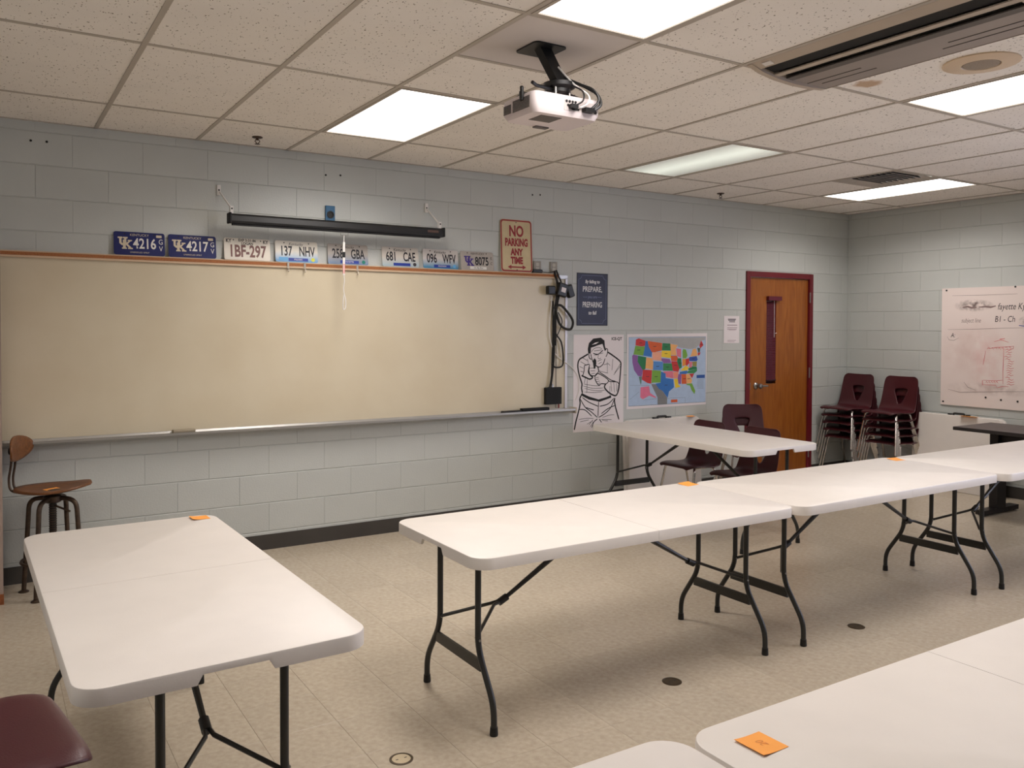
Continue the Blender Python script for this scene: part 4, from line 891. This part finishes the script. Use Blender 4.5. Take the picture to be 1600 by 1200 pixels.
# folded tables standing on their long edge against the walls
def folded_table(loc, rz, lean, label, extra):
    t = thing('folded_table', label, 'table', loc, (lean, 0, rz), group='folded tables against the walls')
    for k, y in enumerate((.0, .046)):   # two half tops, face outwards
        o = rrect(-.445, .445, 0, .735, .06, 6)
        bevel(MB().add([(x, -.0 + y, z) for x, z in o] + [(x, .040 + y, z) for x, z in o], [tuple(range(len(o))), tuple(range(2*len(o)-1, len(o)-1, -1))] + [((i+1)%len(o), i, len(o)+i, len(o)+(i+1)%len(o)) for i in range(len(o))]).build('tabletop_half', PLASTIC, t), .005)
    MB().tube(rounded([(-.055, .043, .736), (-.05, .043, .752), (.05, .043, .752), (.055, .043, .736)], .012), .011, 8).build('carry_handle', BLACK, t, True)
    MB().box((-.09, .043, .742), (.03, .03, .012)).build('handle_mount', BLACK, t); MB().box((.09, .043, .742), (.03, .03, .012)).build('handle_mount', BLACK, t)
    return t
folded_table((4.735, -.125, .001), 0, math.radians(-3), 'folded white table standing on edge against the front wall behind the chairs', 0)
folded_table((7.325, -1.335, .001), -PI/2, math.radians(-3), 'folded beige-white table standing on edge against the right wall next to the chair stacks', 0)

# ------------------------------------------------------------------ stacking school chairs
def shell_mesh():
    prof = [(-.212, .418), (-.208, .432), (-.185, .441), (-.13, .443), (-.06, .436), (.01, .430), (.08, .430), (.125, .438), (.155, .462), (.172, .50), (.182, .54), (.190, .575), (.197, .61), (.205, .65), (.213, .69), (.220, .73), (.225, .757), (.228, .771), (.2285, .776)]
    hw =   [.150, .178, .192, .200, .206, .210, .210, .208, .204, .200, .198, .196, .194, .192, .190, .186, .178, .160, .135]
    h_lo, h_hi = 9, 13            # rows that carry the hand hole
    hole = lambda i: .012 + (.076-.012)*max(0, min(1, (i-h_lo)/(h_hi-h_lo)))
    cols_ = [-1, -.94, -.84, -.70, -.54, 'L', 'M', 'R', .54, .70, .84, .94, 1]
    v = []; nc = len(cols_)
    for i, ((y, z), wd_) in enumerate(zip(prof, hw)):
        hh = hole(i) if i >= h_lo-3 else .05
        seat = i <= 7
        for c in cols_:
            x = {'L': -hh, 'M': 0.0, 'R': hh}[c] if isinstance(c, str) else c*wd_
            u = abs(x)/wd_
            if seat: dz, dy = -.012*max(0, (u-.72)/.28)**2 + .006*u*u*(1 if i > 2 else 0), 0
            else: dz, dy = 0, -.022*u*u
            v.append((x, y+dy, z+dz))
    f = []
    for i in range(len(prof)-1):
        for k in range(nc-1):
            if h_lo <= i < h_hi and k in (5, 6): continue
            f.append((i*nc+k, i*nc+k+1, (i+1)*nc+k+1, (i+1)*nc+k))
    me = bpy.data.meshes.new('shell'); me.from_pydata(v, [], f); me.update(); me.materials.append(BURG)
    for p in me.polygons: p.use_smooth = True
    return me
def make_chair():
    root = thing('school_chair', '', 'chair')
    sh = link('shell', shell_mesh(), root)
    s_ = sh.modifiers.new('thickness', 'SOLIDIFY'); s_.thickness = .008; s_.offset = -1
    u_ = sh.modifiers.new('smooth', 'SUBSURF'); u_.levels = 1; u_.render_levels = 1
    for sx in (-1, 1):
        for y0, y1, nm in ((-.135, -.205, 'leg'), (.085, .225, 'leg')):
            lg = MB().tube(rounded([(sx*.135, (y0+y1)/2*.2+y0*.5, .413), (sx*.172, y0, .408), (sx*.215, y1, .012)], .035), .0105, 9).build(nm, CHROME, root, True)
            MB().lathe([(.0125, 0), (.014, .004), (.012, .02)], (sx*.215, y1, 0), 10).build('glide', STEEL, lg, True)
        MB().tube([(sx*.135, -.10, .413), (sx*.135, .07, .413)], .0095, 8).build('seat_rail', CHROME, root, True)
    return root
ch0 = make_chair(); used = [False]
def chair(x, y, rz, label, z=0.0, group='burgundy school chairs'):
    t = ch0 if not used[0] else copy_tree(ch0); used[0] = True
    t.location = (x, y, z); t.rotation_euler = (0, 0, rz); t['label'] = label; t['category'] = 'chair'; t['group'] = group
    return t
ORD = ['bottom', 'second from the bottom', 'middle', 'second from the top', 'top']
for sy, nm in ((-.255, 'the stack in the corner next to the door'), (-.755, 'the stack beside the folded table')):
    for k in range(5):
        chair(7.225 - .018*k, sy, -PI/2, '%s burgundy chair of %s' % (ORD[k], nm), z=.077*k, group='stacked burgundy chairs')
chair(4.455, -.73, -PI/2, 'burgundy chair tucked under the wall table, nearest the front wall')
chair(4.47, -1.30, -PI/2, 'burgundy chair tucked under the wall table, nearest the middle row')
RX, RY, RR = 5.36, -.52, -math.radians(32)
chair(RX, RY, RR, 'lower one of two stacked burgundy chairs left of the door', group='pair of stacked chairs')
chair(RX + .018*math.sin(RR), RY - .018*math.cos(RR), RR, 'upper one of two stacked burgundy chairs left of the door', z=.077, group='pair of stacked chairs')
for k in range(5):
    chair(-.748 + .018*k, -4.066, PI/2 + .16, '%s burgundy chair of the stack cut off in the bottom left corner' % ORD[k], z=.088*k, group='stacked burgundy chairs')

# ------------------------------------------------------------------ old drafting stool
SM_ = mat('stool_iron', (92, 76, 62), .45, metal=.6, rgb2=(64, 52, 44), vscale=25)
SX, SY = -.275, -.30
t = thing('drafting_stool', 'old industrial stool with a brown plywood seat, backrest and iron legs', 'stool', (SX, SY, 0), (0, 0, -math.radians(22)))
# seat: saddle-shaped plywood, front to +x
b = MB(); NR, NA = 6, 36; top = []
def seat_pt(rr, a):
    x, y = .205*rr*math.cos(a), .185*rr*math.sin(a)*(1 + .12*math.cos(a))
    z = .628 + .10*(x*x)*4*.16 + .30*max(0, -x-.10)**1.5*0 - .016*(1-rr*rr) + .035*max(0, x/.205)**2 * (abs(y)/.185*.4 + .5) - .02*max(0, -x/.205)**3*0
    return (x, y, z)
v = [seat_pt(0, 0)] + [seat_pt(r/NR, 2*PI*k/NA) for r in range(1, NR+1) for k in range(NA)]
f = [(0, 1+k, 1+(k+1)%NA) for k in range(NA)] + [(1+(r-1)*NA+k, 1+r*NA+k, 1+r*NA+(k+1)%NA, 1+(r-1)*NA+(k+1)%NA) for r in range(1, NR) for k in range(NA)]
b.add(v, f); st = b.build('seat', STOOLW, t, True); sm = st.modifiers.new('thickness', 'SOLIDIFY'); sm.thickness = .014; sm.offset = -1
MB().tube([(0, 0, .30), (0, 0, .60)], .019, 12).build('screw_post', BLACK, t, True)
for k in range(18): MB().lathe([(.022, .310+.014*k), (.022, .315+.014*k)], (0, 0, 0), 12).build('screw_thread', SM_, t)
MB().lathe([(.03, .595), (.09, .605), (.09, .612), (.02, .614)], (0, 0, 0), 20).build('seat_plate', SM_, t, True)
MB().lathe([(.035, .535), (.05, .545), (.05, .575), (.03, .585)], (0, 0, 0), 20).build('hub', SM_, t, True)
MB().tube([(.02, -.02, .52), (.11, -.05, .49)], .006, 7).build('lock_lever', SM_, t, True)
for k in range(4):
    a = math.radians(-101) + PI/2*k; cx, sy_ = math.cos(a), math.sin(a)
    lg = MB().tube(rounded([(.03*cx, .03*sy_, .565), (.140*cx, .140*sy_, .555), (.150*cx, .150*sy_, .40), (.178*cx, .178*sy_, .012)], .07), .0135, 10).build('leg', SM_, t, True)
    MB().lathe([(.028, 0), (.028, .006), (.012, .016)], (.178*cx, .178*sy_, 0), 14).build('foot_disc', SM_, lg, True)
MB().tube([(.166*math.cos(2*PI*k/32), .166*math.sin(2*PI*k/32), .20) for k in range(33)], .009, 8, False).build('foot_ring', SM_, t, True)
MB().tube(smooth_path([(-.08, .03, .607), (-.20, .03, .61), (-.225, .03, .67), (-.212, .03, .78), (-.212, .03, .90)]), .007, 7).build('back_bar', SM_, t, True)
MB().tube(smooth_path([(-.08, -.03, .607), (-.20, -.03, .61), (-.225, -.03, .67), (-.212, -.03, .78), (-.212, -.03, .90)]), .007, 7).build('back_bar', SM_, t, True)
MB().tube([(-.212, -.03, .90), (-.212, .03, .90)], .007, 7).build('back_bridge', SM_, t, True)
MB().lathe([(.022, -.232), (.022, -.205)], (0, 0, .845), 12, 'x').build('clamp_knob', BLACK, t, True)
b = MB(); n = 28; ys = []
v = []; 
for rr in (0.0, .5, .85, 1.0):
    for k in range(n):
        a = 2*PI*k/n; y = .165*rr*math.cos(a); z = .075*rr*math.sin(a); v.append((-.197 + 1.3*y*y, y, .86 + z))
f = [(r*n+k, (r+1)*n+k, (r+1)*n+(k+1)%n, r*n+(k+1)%n) for r in range(3) for k in range(n)]
bk = b.add(v, f).build('backrest', STOOLW, t, True); sm = bk.modifiers.new('thickness', 'SOLIDIFY'); sm.thickness = .011; sm.offset = 0

# ------------------------------------------------------------------ tall cabinet at the left picture edge
CABM = mat('cabinet_laminate', (168, 148, 136), .5, var=.05); CABW = wood('cabinet_plinth', (150, 86, 44), (120, 64, 30), (4, 4, 4), .5)
t = thing('tall_cabinet', 'tall pale cabinet with a wooden foot at the left edge of the picture', 'cabinet', (-.98, -.40, 0))
MB().bb(-.45, .45, .0, .295, .06, 2.0).build('carcass', CABM, t)
for s_ in (-1, 1): 
    d = MB().bb(min(s_*.003, s_*.447), max(s_*.003, s_*.447), -.006, .0, .07, 1.99).build('cabinet_door', CABM, t); MB().tube([(s_*.03, -.012, .98), (s_*.03, -.012, 1.08)], .005, 7).build('handle', STEEL, d)
    MB().bb(min(s_*.40, s_*.452), max(s_*.40, s_*.452), -.004, .05, 0, .06).build('foot', CABW, t); MB().bb(min(s_*.40, s_*.452), max(s_*.40, s_*.452), .24, .295, 0, .06).build('foot', CABW, t)

# ------------------------------------------------------------------ black desk at the right edge
DK = mat('desk_top', (44, 40, 40), .35, var=.1); DKS = mat('desk_steel', (40, 36, 36), .45, metal=.4, var=.1)
t = thing('desk', 'black-topped desk with a dark pedestal leg at the right edge of the picture', 'desk', (6.72, -2.62, 0))
bevel(MB().bb(-.28, .32, -.78, .78, .708, .738).build('desktop', DK, t), .004)
for y in (-.55, .55):
    MB().bb(-.05, .09, y-.035, y+.035, .05, .708).build('pedestal', DKS, t); MB().bb(-.25, .29, y-.04, y+.04, .012, .05).build('foot_bar', DKS, t)
    for x in (-.22, .26): MB().lathe([(.02, 0), (.02, .012)], (x, y, 0), 12).build('leveler', BLACK, t)
MB().bb(.0, .02, -.515, .515, .35, .70).build('modesty_panel', DKS, t)

# ------------------------------------------------------------------ orange notes
def note(x, y, z, rz, label, wx=.076, wy=.076, curl=.006, lean=None):
    n = 6; v = []; 
    for i in range(n+1):
        u = i/n; zz = .0008 + curl*u**3
        v += [(-wx/2, -wy/2 + wy*u, zz), (wx/2, -wy/2 + wy*u, zz)]
    k = len(v); v += [(a, b_, c-.0006) for a, b_, c in v]
    f = [(2*i, 2*i+1, 2*i+3, 2*i+2) for i in range(n)] + [(k+2*i+1, k+2*i, k+2*i+2, k+2*i+3) for i in range(n)] + [(2*n, 2*n+1, k+2*n+1, k+2*n), (1, 0, k, k+1)]
    return tag(MB().add(v, f).build('sticky_note', ORANGE, None, loc=(x, y, z), rot=lean or (0, 0, rz)), label, 'sticky note', 'orange sticky notes')
note(.200, -2.02, TH, PI/2+.05, 'orange sticky note at the far corner of the left table')
note(2.655, -2.565, TH, .1, 'orange sticky note where the first two tables of the middle row meet', .09)
note(4.435, -2.635, TH, -.1, 'orange sticky note on the middle row where it nears the chair stacks', .09)
nn = note(.749, -4.769, TH, 1.60, 'large orange sticky note with faint handwriting on the foreground table', .078, .078, .004)
text('handwriting', '20', .026, .0, -.004, .0018, mat('note_pencil', (222, 140, 70), .8, var=.05), nn, .9, shear=.2)
note(SX, SY, .6125, .5, 'orange sticky note on the seat of the old stool', .085, .06, .003)
note(7.355, -1.46, .7365, PI/2, 'orange sticky note on top of the folded table at the right wall', .16, .06, .004)
note(5.06, -.088, .7365, .0, 'small orange sticky note on top of the folded table below the map', .09, .05, .004)

# ------------------------------------------------------------------ floor plugs
BR1 = mat('plug_bronze', (78, 64, 46), .45, metal=.5, var=.15, vscale=40); BR2 = mat('plug_pale', (196, 180, 150), .4, metal=.3, var=.05)
for x, y, m_, lb in ((.670, -3.153, BR2, 'pale round floor outlet cover with a dark rim between the left and middle tables'), (1.982, -3.172, BR1, 'dark bronze round floor cover below the first table of the middle row'), (3.296, -3.169, BR1, 'dark bronze round floor cover below the second table of the middle row')):
    q = thing('floor_outlet', lb, 'floor outlet', (x, y, 0), group='round floor covers')
    MB().lathe([(.044, 0), (.044, .002), (.036, .003), (.035, .001)], (0, 0, 0), 28).build('rim', BR1, q, True)
    MB().lathe([(.035, .0005), (.034, .0022)], (0, 0, 0), 28).build('cover', m_, q, True)
    for sx in (-1, 1): MB().bb(sx*.017-.005, sx*.017+.005, -.002, .002, .002, .0027).build('slot', BLACK, q)
